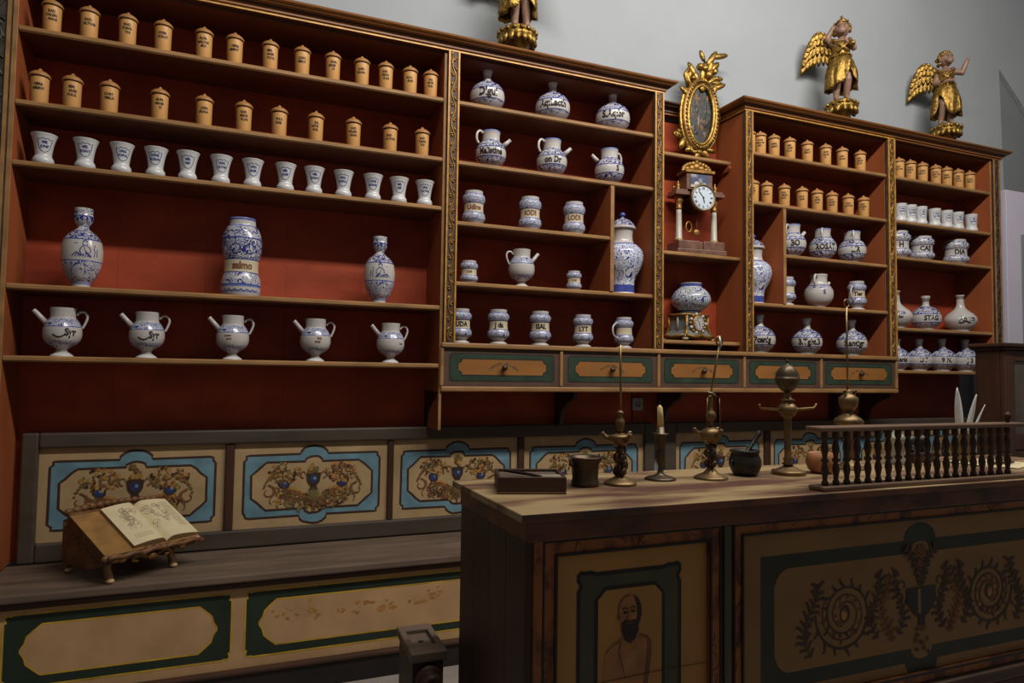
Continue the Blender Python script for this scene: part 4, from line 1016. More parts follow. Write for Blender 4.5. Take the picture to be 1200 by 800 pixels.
b = MB(); b.lathe([(-.055, .0), (-.055, .070), (.070, .074), (.078, .074, ), (.078, .0), (.079, 0)], 36, T=DT, mt='clock_black'); b.lathe([(.070, .0745), (.076, .0785), (.084, .0785), (.090, .074), (.090, .069), (.084, .067)], 36, T=DT, mt='dull_brass'); dr = b.build('drum', k)
def dial(parent, y, cx, cz, R_, mt='dial_white', rom=True, hm=(5.5, 6)):
    b = MB(); n = 36
    b.add([(cx + R_*math.cos(2*PI*i/n), y, cz + R_*math.sin(2*PI*i/n)) for i in range(n)], [tuple(range(n))], mt)
    p = Paint(b, (cx, y, cz), (1, 0, 0), (0, 0, 1), (0, -1, 0), base=.0006)
    for h_ in range(12):
        a = PI/2 - h_*PI/6
        nm = ['XII', 'I', 'II', 'III', 'IIII', 'V', 'VI', 'VII', 'VIII', 'IX', 'X', 'XI'][h_]
        vs, tr = glyphs(nm); s = R_*.20; ca, sa = math.cos(a-PI/2), math.sin(a-PI/2)
        vs = [(x*s*.7*ca - y_*s*sa + R_*.76*math.cos(a), x*s*.7*sa + y_*s*ca + R_*.76*math.sin(a)) for x, y_ in vs]
        b.add([p.P(u_, v_) for u_, v_ in vs], tr, 'ink')
    p.stroke(arc(0, 0, R_*.95, 0, 2*PI, 40), R_*.02, 'ink', True)
    o = b.build('dial', parent)
    for nm, a, L, w in (('hour_hand', math.radians(-80), .5, .07), ('minute_hand', math.radians(130), .74, .05)):
        h_ = MB(); p = Paint(h_, (cx, y-.002, cz), (1, 0, 0), (0, 0, 1), (0, -1, 0)); p.stroke([(-.1*L*R_*math.cos(a), -.1*L*R_*math.sin(a)), (L*R_*.7*math.cos(a), L*R_*.7*math.sin(a)), (L*R_*math.cos(a), L*R_*math.sin(a))], [w*R_, w*R_*1.3, w*R_*.3], 'ink'); p.ell(0, 0, R_*.08, R_*.08, 'ink'); h_.build(nm, o)
    return o
dial(k, -.0845, 0, .322, .0675)
b = MB(); b.tube([(0, -.02, .25), (-.004, -.02, .15)], .003, 'old_gold', 6); b.ball((-.005, -.02, .135), (.020, .008, .020), 'old_gold', 14, 8)
b.tube([(-.055+.018*math.cos(a), -.02, .165+.03*math.sin(a)) for a in [i*.5 for i in range(13)]], .005, 'old_gold', 6, closed=True); b.build('pendulum', k)

# ------------------------------------------------------------------ porcelain clock with the round pot on it
cx = x_at(806, 3.20, 1.46)
pc = thing('porcelain_clock', 'glazed waisted clock case with gilded scrolls under the round flowered pot', 'clock', (cx, 3.195, 1.4465), .22)
pc.scale = (1, 1.06, 1)
b = MB()
def rect_loft(b, rows, mt):
    vs = []; fs = []
    for z, hx, hy in rows: vs += [(-hx, -hy, z), (hx, -hy, z), (hx, hy, z), (-hx, hy, z)]
    for i in range(len(rows)-1):
        for j in range(4): fs.append((i*4+j, i*4+(j+1) % 4, i*4+4+(j+1) % 4, i*4+4+j))
    fs += [(3, 2, 1, 0), tuple(range(len(vs)-4, len(vs)))]; b.add(vs, fs, mt)
rect_loft(b, [(.012, .120, .078), (.022, .124, .080), (.034, .118, .076), (.044, .100, .066), (.060, .088, .058), (.120, .080, .054), (.134, .088, .058), (.142, .094, .062), (.150, .094, .062), (.154, .088, .056)], 'clock_green'); o = b.build('case', pc, bevel=.003)
for sx in (-1, 1):
    for sy in (-1, 1):
        b = MB(); b.ball((sx*.108, sy*.068, .010), (.020, .016, .010), 'foot_pale', 10, 6); b.tube([(sx*.108, sy*.07, .015), (sx*.098, sy*.066, .045), (sx*.086, sy*.060, .085), (sx*.090, sy*.061, .138)], [.010, .008, .006, .009], 'old_gold', 8); b.build('foot', pc)
b = MB(); b.tube([(-.115, -.081, .030), (-.05, -.088, .020), (0, -.086, .032), (.05, -.088, .020), (.115, -.081, .030)], [.007, .009, .010, .009, .007], 'old_gold', 8)
for x in (-.06, 0): b.tube([(-.088, x, .14), (-.088, x, .06)], .006, 'glaze', 8)
b.tube([(.123, -.07, .030), (.128, 0, .022), (.123, .07, .030)], .007, 'old_gold', 8); b.tube([(-.123, -.07, .030), (-.128, 0, .022), (-.123, .07, .030)], .007, 'old_gold', 8)
b.tube([(-.094, -.062, .146), (.094, -.062, .146)], .006, 'old_gold', 8); b.tube([(-.095, -.062, .146), (-.095, .062, .146)], .006, 'old_gold', 8)
for a in range(14):
    q_ = 2*PI*a/14; b.ball((.0 + .062*math.cos(q_), -.066, .098 + .052*math.sin(q_)), (.012, .008, .010), 'old_gold' if a % 2 else 'glaze', 8, 5)
b.build('scrollwork', pc)
b = MB(); b.lathe([(0, .044), (.012, .047), (.016, .044), (.016, 0)], 28, T=Matrix.Translation((0, -.058, .098)) @ Matrix.Rotation(PI/2, 4, 'X'), mt='old_gold'); b.build('bezel', pc)
dial(pc, -.0748, 0, .098, .040, 'glaze')
POTZ = 1.4465 + .1545
inst('globe_pot', 'round white pot with blue and green flowers standing on the porcelain clock', None, POTZ, None, py=332, x=x_at(809.5, 3.195, 1.68), y=3.195)

# ------------------------------------------------------------------ dark glazed cabinet at the right edge
kc = thing('display_cabinet', 'dark wooden cabinet with glass front at the right picture edge', 'cabinet', (4.5, 2.58, 0))
X0, X1, Y0, Y1 = 4.02, 5.0, 2.50, 2.665
b = MB(); b.box(X0, X0+.03, Y0+.03, Y1, 0, 1.44, 'dark_wood_v'); b.build('side_panel', kc, kc.location)
b = MB(); b.box(X1-.03, X1, Y0+.03, Y1, 0, 1.44, 'dark_wood_v'); b.build('side_panel', kc, kc.location)
b = MB(); b.box(X0+.031, X1-.031, Y1-.02, Y1, 0, 1.44, 'dark_wood_v'); b.build('back_panel', kc, kc.location)
b = MB(); b.box(X0-.035, X1+.03, Y0-.03, Y1+.02, 1.4405, 1.462, 'dark_wood'); b.box(X0-.02, X1+.02, Y0-.015, Y1+.01, 1.424, 1.4402, 'dark_wood'); b.build('top', kc, kc.location, bevel=.006)
b = MB(); b.box(X0+.031, X1-.031, Y0+.031, Y1-.021, .9, .93, 'dark_wood'); b.build('ledge', kc, kc.location)
b = MB(); b.box(X0, X0+.085, Y0, Y0+.0295, .0, 1.423, 'dark_wood_v'); b.box(X1-.085, X1, Y0, Y0+.0295, 0, 1.423, 'dark_wood_v'); b.box(X0+.0852, X1-.0852, Y0+.002, Y0+.029, 1.36, 1.423, 'dark_wood'); b.box(X0+.0852, X1-.0852, Y0+.002, Y0+.029, .86, .95, 'dark_wood'); b.box(X0+.0852, X1-.0852, Y0+.008, Y0+.029, 0, .859, 'dark_wood_v'); fr = b.build('front_frame', kc, kc.location, bevel=.005)
b = MB(); b.box(X0+.086, X1-.086, Y0+.014, Y0+.018, .951, 1.359, 'glass_dark'); b.build('glass_pane', fr, kc.location)

# ------------------------------------------------------------------ counter
CT = 1.0
ct = thing('shop_counter', 'dark panelled shop counter with worn wooden top in the foreground', 'counter', (1.4, 1.33, 0))
L = ct.location
b = MB(); b.box(.484, 2.40, 1.124, 1.536, .9852, CT, 'top_wood', front='marbled_frieze'); b.build('worktop', ct, L, bevel=.002)
b = MB(); b.box(.500, 2.38, 1.140, 1.525, .945, .985, 'marbled_frieze'); b.build('frieze', ct, L, bevel=.003)
b = MB()
for i in range(4): b.box(.502, .518, 1.150+i*.093, 1.150+i*.093+.0915, 0, .9445, 'counter_dark')
b.build('end_panel', ct, L)
b = MB(); b.box(.5185, 2.37, 1.175, 1.52, 0, .9445, 'counter_black'); b.build('carcass', ct, L)
b = MB(); b.box(.5185, .537, 1.146, 1.1745, .08, .9445, 'marbled'); b.build('corner_post', ct, L, bevel=.002)
b = MB(); b.box(.948, .966, 1.146, 1.1745, .08, .9445, 'counter_green'); b.box(.9425, .9475, 1.152, 1.1745, .08, .9445, 'counter_black'); b.build('dividing_post', ct, L, bevel=.002)
def framed(x0, x1, z0, z1, fw, nm, board, frame='marbled', yf=1.150):
    f = MB()
    def mitre(a, c, d, e): f.prism([a, c, d, e], (0, .024, 0), frame)
    mitre((x0, yf, z0), (x1, yf, z0), (x1-fw, yf, z0+fw), (x0+fw, yf, z0+fw)); mitre((x1, yf, z0), (x1, yf, z1), (x1-fw, yf, z1-fw), (x1-fw, yf, z0+fw))
    mitre((x1, yf, z1), (x0, yf, z1), (x0+fw, yf, z1-fw), (x1-fw, yf, z1-fw)); mitre((x0, yf, z1), (x0, yf, z0), (x0+fw, yf, z0+fw), (x0+fw, yf, z1-fw))
    for o, w, dy, mt in ((fw-.005, .005, -.004, 'counter_black'), (0, .004, -.003, 'counter_black')):
        X0, X1, Z0, Z1 = x0+o, x1-o, z0+o, z1-o
        for q in ((X0, X0+w, Z0, Z1), (X1-w, X1, Z0, Z1), (X0+w, X1-w, Z0, Z0+w), (X0+w, X1-w, Z1-w, Z1)): f.box(q[0], q[1], yf+dy, yf-.0003, q[2], q[3], mt)
    p = Paint(f, (0, yf, 0), (1, 0, 0), (0, 0, 1), (0, -1, 0)); r = random.Random(int(x0*100))
    for i in range(40):       # marbling veins on the frame
        s = r.choice('tblr'); a = r.random(); j = lambda: r.uniform(.15, .8)*fw
        if s in 'tb':
            u0 = x0+fw + a*(x1-x0-2*fw); v0 = (z1 if s == 't' else z0+fw)
            p.stroke([(u0, v0 - j()), (u0+.006, v0 - j()), (u0+.014, v0 - j())], [.001, .0022, .001], 'outline')
        else:
            v0 = z0+fw + a*(z1-z0-2*fw); u0 = (x0 if s == 'l' else x1-fw)
            p.stroke([(u0 + j(), v0), (u0 + j(), v0+.008), (u0 + j(), v0+.018)], [.001, .0022, .001], 'outline')
    fo = f.build('panel_frame', ct, L)
    return fo
f1 = framed(.5375, .9420, .10, .9440, .030, 'left', 'counter_ochre')
b = MB(); b.box(.568, .9115, 1.158, 1.1735, .131, .9135, 'counter_ochre')
p = Paint(b, (0, 1.158, 0), (1, 0, 0), (0, 0, 1), (0, -1, 0))
def cart(x0, x1, z0, z1, k):
    def cor(x, z, sx, sz): return [(x, z+sz*k*2.2), (x+sx*k*.35, z+sz*k*1.5), (x-sx*k*.05, z+sz*k*.9), (x, z+sz*k*.25), (x+sx*k*.3, z), (x+sx*k*1.0, z+sz*k*.12), (x+sx*k*1.6, z+sz*k*.05), (x+sx*k*2.4, z+sz*k*.3)]
    return cor(x0, z0, 1, 1) + list(reversed(cor(x1, z0, -1, 1))) + cor(x1, z1, -1, -1) + list(reversed(cor(x0, z1, 1, -1)))
c1 = cart(.617, .845, .22, .876, .016)
p.poly(c1, 'counter_green'); p.up(); p.stroke(c1, .008, 'counter_black', True); p.up()
c2 = clip_rect(.655, .806, .27, .842, .020); p.poly(c2, 'counter_ochre'); p.up(); p.stroke(c2, .007, 'counter_black', True); p.up()
p.O = p.O + Vector((-.024, 0, -.004))
# painted bust of a bald bearded man
sx_, sz_ = .742, .790
body = [(.695, .705), (.700, .728), (.712, .740), (.730, .748), (.738, .760), (.768, .762), (.774, .752), (.792, .744), (.799, .735), (.797, .700), (.788, .640), (.780, .560), (.776, .44), (.70, .44), (.695, .56)]
p.poly(body, 'skin_paint'); p.up()
p.stroke([(.774, .752), (.792, .744), (.798, .733), (.795, .700), (.786, .640), (.780, .560)], [.003, .006, .010, .012, .010, .006], 'skin_shade'); p.stroke([(.735, .750), (.728, .725), (.735, .700), (.745, .670)], [.002, .004, .003, .001], 'skin_shade')
p.stroke([(.700, .725), (.716, .738), (.730, .744)], .0025, 'skin_shade'); p.up()
p.ell(.752, .795, .0255, .034, 'skin_paint', 22); p.up()
p.poly([(.760, .829), (.770, .823), (.778, .808), (.779, .790), (.774, .774), (.764, .768), (.768, .785), (.768, .805)], 'beard_paint')
p.stroke([(.727, .800), (.730, .815), (.740, .826), (.752, .829)], .0025, 'skin_shade'); p.ell(.7275, .790, .003, .007, 'skin_shade', 8); p.up()
p.poly([(.733, .778), (.742, .783), (.752, .780), (.764, .782), (.772, .776), (.772, .760), (.764, .744), (.752, .737), (.741, .744), (.734, .760)], 'beard_paint'); p.up()
p.ell(.741, .797, .0052, .0028, 'beard_paint', 8); p.ell(.759, .798, .0050, .0028, 'beard_paint', 8); p.stroke([(.735, .803), (.742, .806), (.747, .803)], .0022, 'beard_paint'); p.stroke([(.753, .804), (.760, .807), (.766, .803)], .0022, 'beard_paint')
p.stroke([(.749, .802), (.748, .790), (.745, .785), (.750, .783)], [.0015, .0025, .003, .0015], 'skin_shade'); p.stroke([(.743, .776), (.750, .777), (.757, .775)], .002, 'skin_shade')
p.O = p.O - Vector((-.024, 0, -.004))
for z in (.668, .50): p.stroke([(.568, z-.006), (.66, z), (.78, z+.004), (.911, z+.004)], .0014, 'outline')
b.build('painted_panel', f1, L)
f2 = framed(.9725, 2.36, .535, .9440, .026, 'right', 'counter_tan')
b = MB(); b.box(.999, 2.333, 1.158, 1.1735, .562, .9175, 'counter_tan')
p = Paint(b, (0, 1.158, 0), (1, 0, 0), (0, 0, 1), (0, -1, 0))
xa, xb, za, zb_ = 1.052, 2.02, .585, .868
def frame_bump(x0, x1, z0, z1, k, br):
    cx = (x0+x1)/2
    def cor(x, z, sx, sz): return [(x, z+sz*k), (x+sx*k*.25, z+sz*k*.45), (x+sx*k*.6, z+sz*k*.15), (x+sx*k, z)] if k > .02 else [(x, z)]
    return cor(x0, z0, 1, 1) + arc(cx, z0, br, PI, 2*PI, 12, br*.75) + list(reversed(cor(x1, z0, -1, 1))) + cor(x1, z1, -1, -1) + arc(cx, z1, br, 0, PI, 12, br*.75) + list(reversed(cor(x0, z1, 1, -1)))
o1 = frame_bump(xa, xb, za, zb_, .0, .055); p.poly(o1, 'counter_deep_green'); p.up()
i1 = frame_bump(xa+.036, xb-.036, za+.032, zb_-.030, .038, .036); p.poly(i1, 'counter_tan'); p.up()
mx, mz = (xa+xb)/2, (za+zb_)/2
AR = 'arabesque'; r = random.Random(11)
def leafy(pts, n, L, mt, side_=1):
    """acanthus leaves springing from a painted stem"""
    for k in range(n):
        q = k/(n-1)*(len(pts)-2); a = int(q); f = q-a
        x, z = pts[a][0]*(1-f)+pts[a+1][0]*f, pts[a][1]*(1-f)+pts[a+1][1]*f
        dx, dz = pts[a+1][0]-pts[a][0], pts[a+1][1]-pts[a][1]; l = math.hypot(dx, dz) or 1; dx, dz = dx/l, dz/l
        for sg in ((1, -1) if side_ == 0 else (side_,)):
            nx, nz = -dz*sg, dx*sg; LL = L*(.7+.5*((k*7) % 5)/5)
            p.stroke([(x, z), (x + (dx*.5+nx*.45)*LL, z + (dz*.5+nz*.45)*LL), (x + (dx*.75+nx*.95)*LL, z + (dz*.75+nz*.95)*LL), (x + (dx*.55+nx*1.25)*LL, z + (dz*.55+nz*1.25)*LL)], [.005, .008, .006, .001], mt)
for s in (-1, 1):
    c0 = (mx + s*.245, mz-.004)
    def spi(r0, r1, a0, turns, n=46): return [(c0[0] + (r0+(r1-r0)*i/n)*math.cos(a0+turns*2*PI*i/n), c0[1] + (r0+(r1-r0)*i/n)*.95*math.sin(a0+turns*2*PI*i/n)) for i in range(n+1)]
    a0 = PI/2 - s*1.5
    A = spi(.088, .022, a0, -s*1.9); p.stroke(A, [.007-.0035*i/46 for i in range(47)], AR); leafy(A[:34], 22, .019, AR, s)
    B = spi(.070, .030, a0 + s*.5, -s*1.3); p.stroke(B, .0035, AR); leafy(B, 14, .012, 'paint_brown', -s)
    p.ell(c0[0], c0[1], .016, .020, AR, 10); p.ell(c0[0]+s*.002, c0[1]-.002, .009, .013, 'counter_ochre', 8); p.ell(c0[0], c0[1]+.008, .006, .005, 'paint_brown', 8)
    st = [(mx + s*(.345 + .022*math.sin(t_*5)), mz - .085 + .155*t_) for t_ in [i/14 for i in range(15)]]
    p.stroke(st, .004, AR); leafy(st, 12, .020, AR, 0)
    for off, h0 in ((.075, -.07), (.115, -.085), (.150, -.07)):
        st = [(mx + s*(off + .018*math.sin(t_*6 + off*40)), mz + h0 + .15*t_) for t_ in [i/14 for i in range(15)]]
        p.stroke(st, .0035, AR); leafy(st, 11, .017, AR if off != .115 else 'paint_brown', 0)
    p.spiral(mx + s*.062, mz+.038, .020, .005, -PI/2, s*.9, .005, AR)
p.up(); p.poly([(mx-.050, mz+.030), (mx-.048, mz-.005), (mx-.025, mz-.032), (mx-.010, mz-.040), (mx-.012, mz-.060), (mx+.012, mz-.060), (mx+.010, mz-.040), (mx+.025, mz-.032), (mx+.048, mz-.005), (mx+.050, mz+.030)], 'arabesque_blue'); p.up()
p.stroke([(mx-.008, mz+.028), (mx-.008, mz-.03)], .010, 'counter_tan')
for da in (-.5, 0, .5):
    st = [(mx + .085*t_*math.sin(da*t_*1.4), mz + .034 + .095*t_) for t_ in [i/10 for i in range(11)]]
    p.stroke(st, .004, AR); leafy(st, 9, .014, AR if da else 'paint_brown', 0)
for k in range(14):
    x = mx + r.uniform(-.022, .022); z = mz - r.uniform(.065, .125); p.ell(x, z, .006, .004, [AR, 'paint_brown'][k % 2], 7, k)
b.build('painted_panel', f2, L)
b = MB(); b.box(.9725, 2.36, 1.136, 1.1745, .505, .5345, 'counter_dark'); b.box(.9725, 2.36, 1.142, 1.1745, .47, .5045, 'dark_wood'); b.build('base_moulding', ct, L, bevel=.006)
b = MB(); b.box(.9725, 2.36, 1.155, 1.1745, .08, .4695, 'counter_black'); b.build('lower_panel', ct, L)
b = MB(); b.box(.5, 2.38, 1.142, 1.1745, 0, .0795, 'counter_black'); b.build('plinth', ct, L, bevel=.004)

# balustrade standing on the counter
bl = thing('balustrade', 'low dark turned wooden balustrade along the counter front edge', 'railing', (1.55, 1.158, CT))
b = MB(); b.box(1.208, 1.900, 1.136, 1.180, CT+.0003, CT+.011, 'rail_wood'); b.build('base_rail', bl, bl.location, bevel=.003)
b = MB(); b.box(1.200, 1.906, 1.136, 1.180, 1.131, 1.142, 'rail_wood'); b.build('top_rail', bl, bl.location, bevel=.003)
b = MB(); b.lathe([(0, .004), (.004, .006), (.008, .005), (.012, .0085), (.018, .0095), (.024, .0075), (.027, 0)], 12, c=(1.868, 1.158, 1.1422), mt='dark_wood'); b.build('ball_finial', bl, bl.location)
bp = smooth_prof([(.0112, .0075, ''), (.018, .0080, ''), (.022, .0055, ''), (.030, .0060, ''), (.044, .0088, ''), (.056, .0062, ''), (.060, .0052, ''), (.063, .0085, ''), (.068, .0088, ''), (.071, .0055, ''), (.078, .0062, ''), (.092, .0090, ''), (.104, .0065, ''), (.110, .0052, ''), (.114, .0078, ''), (.122, .0080, ''), (.1308, .0072, '')], 2)
b = MB(); b.lathe([(q[0], q[1]*.95) for q in bp], 12, mt='baluster_wood'); o = b.build('baluster'); bm_ = o.data; bpy.data.objects.remove(o)
for i in range(20):
    o = bpy.data.objects.new('baluster', bm_); C.objects.link(o); o.parent = bl; o.location = (1.2355 + .0331*i - 1.55, 0, 0)

# things on the counter -------------------------------------------------
def turned(b, y, xpx, prof, mt, seg=24, z0=CT, lobes=0, lobe=0.):
    """prof: (photo row, half width in photo columns) of a turned piece at depth y"""
    x = x_at(xpx, y, z0 + .1); out = []
    for py, hw in prof:
        z = z_at(py, x, y); out.append((z, hw*depth(x, y, z)/FPX))
    dz = z0 + .0004 - out[0][0]
    b.lathe([(z + dz*(1 - i/(len(out)-1)), r_) for i, (z, r_) in enumerate(out)], seg, c=(x, y, 0), mt=mt, lobes=lobes, lobe=lobe)
    return x
bx0 = (.585, 1.300)
t = thing('writing_box', 'shallow dark wooden writing box with a pen at the counter corner', 'box', (.606, 1.370, CT), -.31)
t.scale = (1, 1.4, .76)
b = MB(); b.box(-.072, .072, -.047, .047, .0004, .008, 'rail_wood')
for q in ((-.072, .072, -.047, -.040), (-.072, .072, .040, .047), (-.072, -.065, -.0398, .0398), (.065, .072, -.0398, .0398)): b.box(q[0], q[1], q[2], q[3], .0082, .047, 'dark_wood')
b.build('box_body', t, bevel=.0015)
b = MB(); b.box(-.0645, .0645, -.0395, .0395, .034, .039, 'seat_wood'); b.build('inner_lid', t)
b = MB(); b.box(.020, .0645, -.038, -.012, .0392, .046, 'pale_metal'); b.build('inkwell_plate', t, bevel=.002)
pn = thing('pen', 'dark thin pen lying in the open writing box', 'pen', (.588, 1.358, CT+.0345), -.95)
b = MB(); b.tube([(-.05, 0, .004), (.02, 0, .001), (.045, 0, -.0005)], [.0032, .0036, .0022], 'ink', 8); b.build('barrel', pn); b = MB(); b.tube([(.0452, 0, -.0005), (.058, 0, -.001)], [.0022, .0006], 'pale_metal', 8); b.build('nib', pn)
# bronze mortar
def item(name, label, cat, px, y): return thing(name, label, cat, (x_at(px, y, CT), y, CT))
y = 1.375; t = item('mortar', 'brown bronze flared mortar on the counter beside the writing box', 'mortar', 686, y)
b = MB(); turned(b, y, 686, [(569.5, 15.5), (567, 16.5), (564, 16), (562, 15), (545, 16), (541, 17.5), (539, 19), (536, 20.5), (534.5, 20), (535.5, 17), (550, 13), (552, 0)], 'bronze'); b.build('bowl', t, t.location)
b = MB(); x = t.location.x
for s in (-1,): b.tube([(x+s*.034, y-.008, 1.058), (x+s*.047, y-.012, 1.064), (x+s*.044, y-.012, 1.050), (x+s*.034, y-.008, 1.046)], .004, 'bronze', 8)
b.build('handle', t, t.location)
# oil lamps: foot, figured stem, bowl with wick spouts, upper urn, long rod
def oil_lamp(label, px, y, foot, stem, bowl, urn, rodpx, rod_top, nozz, mtb='dull_brass', ring=True, twist=False, rodx=None):
    t = item('oil_lamp', label, 'lamp', px, y); L = t.location; x = L.x
    b = MB(); turned(b, y, px, foot, mtb); b.build('foot', t, L)
    def part(nm, pr, mt=mtb):
        b = MB(); z = z_at(pr[0][0], x, y); turned(b, y, px, pr, mt, z0=z); return b.build(nm, t, L), z
    o, _ = part('stem', stem)
    if twist:
        b = MB(); z0, z1 = z_at(stem[0][0], x, y), z_at(stem[-1][0], x, y); h = z1-z0
        for k in range(3):       # cast putto and foliage round the stem
            b.tube([(x + .011*math.cos(k*2.1 + 4*t_), y + .011*math.sin(k*2.1 + 4*t_), z0 + h*t_) for t_ in [i/10 for i in range(11)]], [.005 + .003*math.sin(i*1.3) for i in range(11)], 'bronze', 7)
        b.ball((x-.004, y-.008, z0+h*.62), .009, 'bronze', 10, 7); b.ball((x+.006, y-.006, z0+h*.36), (.010, .009, .014), 'bronze', 10, 7)
        b.tube([(x-.006, y-.01, z0+h*.5), (x-.020, y-.012, z0+h*.62), (x-.012, y-.010, z0+h*.85)], [.005, .004, .003], 'bronze', 7)
        b.build('figured_casting', o, L)
    o, zb = part('bowl', bowl)
    zc = z_at((bowl[0][0]*.4+bowl[-1][0]*.6), x, y); rb = max(q[1] for q in bowl)*depth(x, y)/FPX
    for k in range(nozz):
        a = .5 + 2*PI*k/nozz
        b = MB(); d = Vector((math.cos(a), math.sin(a), 0)); c = Vector((x, y, zc))
        b.tube([c + d*rb*.75, c + d*rb*1.25 + Vector((0, 0, .002)), c + d*rb*1.55 + Vector((0, 0, .010)), c + d*rb*1.6 + Vector((0, 0, .014))], [.008, .006, .0048, .0052], mtb, 8); b.build('wick_spout', t, L)
    part('urn', urn)
    zt = z_at(rod_top, x, y); zu = z_at(urn[-1][0], x, y)
    xr = x_at(rodx or px, y, zt)
    b = MB(); b.tube([(x, y, zu-.002), ((x+xr)/2, y, (zu+zt)/2), (xr, y, zt)], .0026, 'brass', 8); b.build('rod', t, L)
    if ring:
        b = MB(); b.tube([(xr + .010*math.sin(a), y, zt + .011 - .011*math.cos(a)) for a in [i*PI/8 for i in range(16)]], .0022, 'brass', 6, closed=True); b.build('ring_handle', t, L)
    return t, zt, xr
oil_lamp('brass oil lamp with figured stem and tall rod, between mortar and candlestick', 727, 1.365, [(569.5, 19), (567.5, 19.5), (565.5, 18.5), (563, 14), (559.5, 8), (556, 4.5)], [(556, 4.5), (552, 3), (545, 3.5), (536, 3), (527, 3.2), (524, 4)], [(524, 4), (521, 8), (517, 11.5), (513, 13), (510.5, 13.5), (509, 8), (507, 3)], [(507, 3), (504, 3.5), (500, 5), (496, 5.5), (492, 5), (489, 2.5), (486, 3), (483, 4.5), (482, 3), (480.5, 1.3)], 727, 404, 3, twist=True, ring=False)
# candlestick with candle
y = 1.40; t = item('candlestick', 'dark brass candlestick with a lit-less pale candle at counter back', 'candlestick', 774, y)
t['label'] = 'dark brass candlestick standing between the two figured oil lamps'
b = MB(); turned(b, y, 774, [(565, 18), (563.5, 18.5), (561.5, 15), (559.5, 8), (557, 4), (551, 2.6), (547, 2.8), (543, 5), (537, 6), (531, 4.5), (527, 3.5), (524, 5.5), (518, 6.5), (512, 6), (510, 7.5), (508.8, 10), (508, 10), (507.5, 5), (500, 4.6), (499, 0)], 'bronze'); b.build('stem', t, t.location)
cz = z_at(499.2, t.location.x, y)
cn = thing('candle', 'pale yellow tapered candle standing in the dark candlestick', 'candle', (t.location.x, y, cz))
h = z_at(474, t.location.x, y) - cz
b = MB(); b.lathe([(.0002, .0082), (h*.86, .0066), (h*.95, .0035), (h, .0006), (h+.0002, 0)], 16, T=Matrix.Translation(cn.location) @ Matrix.Rotation(-.06, 4, 'Y'), mt='wax'); b.build('wax_body', cn, cn.location)
b = MB(); b.tube([Vector(cn.location) + Vector((-.06*h, 0, h*.99)), Vector(cn.location) + Vector((-.06*h, 0, h+.008))], .0008, 'ink', 6); b.build('wick', cn, cn.location)
# second lamp, with a tool on a chain at its rod
t, zt, xr = oil_lamp('pale-footed brass oil lamp with slanting rod, right of the candlestick', 833, 1.375, [(563.5, 19.5), (561.5, 20), (559, 17), (555, 9), (550, 5), (546, 3.5)], [(546, 3.5), (541, 3), (534, 3.2), (527, 3), (521, 3.5)], [(521, 4), (518, 8), (514, 11), (509, 12), (505, 11.5), (502, 7), (500, 2.6)], [(500, 2.6), (497, 3), (494, 3), (490, 5.5), (486, 6), (483, 5), (480, 2.2), (476, 2.2), (470, 2.8), (460, 2.4)], 833, 404, 3, mtb='dull_brass', twist=True, rodx=843)
b = MB(); b.tube([(xr-.001, 1.375, zt+.022), (xr+.001, 1.370, zt+.0), (xr-.004, 1.368, zt-.012)], [.0035, .003, .001], 'pale_metal', 8); b.build('snuffer', t, t.location)
b = MB(); zz = z_at(461, t.location.x, 1.375); b.tube([(t.location.x-.012, 1.372, zz+.004), (t.location.x+.002, 1.372, zz+.001), (t.location.x+.014, 1.372, zz-.006)], [.004, .005, .002], 'pale_metal', 8, flat=.4); b.build('shade_holder', t, t.location)
b = MB()
for s in (-1, 1): b.tube([(t.location.x+s*.018, 1.365, zz-.01), (t.location.x+s*.020, 1.365, zz-.075), (t.location.x+s*.023, 1.365, zz-.11)], .0008, 'brass', 5)
b.tube([(t.location.x-.018, 1.365, zz-.01), (t.location.x, 1.37, zz-.002), (t.location.x+.018, 1.365, zz-.01)], .0009, 'brass', 5); b.build('chains', t, t.location)
# dark mortar and pestle
y = 1.395; t = item('mortar', 'round dark ribbed mortar holding a slanting pestle', 'mortar', 873, y); L = t.location
b = MB(); turned(b, y, 873, [(559.5, 12), (558, 13), (554, 15.5), (547, 18), (540, 18), (534, 15.5), (531, 15), (529, 17), (527.5, 16.5), (528.5, 14), (540, 12), (546, 0)], 'iron_dark', 32, lobes=16, lobe=.018); b.build('bowl', t, L)
for s in (-1, 1):
    b = MB(); b.tube([(L.x + s*.034, y, 1.040), (L.x+s*.044, y, 1.036), (L.x+s*.040, y, 1.028), (L.x+s*.034, y, 1.022)], .0035, 'iron_dark', 7); b.build('handle', t, L)
ps = thing('pestle', 'dark metal pestle leaning in the round dark mortar', 'pestle', (L.x, y, CT+.026))
pa = Vector((L.x - .008, y+.004, CT+.036)); pe = Vector((x_at(891, y+.01, 1.09), y+.01, z_at(506, x_at(891, y, 1.09), y)))
b = MB(); b.tube([pa, pa.lerp(pe, .15), pa.lerp(pe, .4), pa.lerp(pe, .85), pa.lerp(pe, .92), pe], [.009, .008, .0052, .0056, .0075, .006], 'iron_dark', 12); b.build('shaft', ps, ps.location)
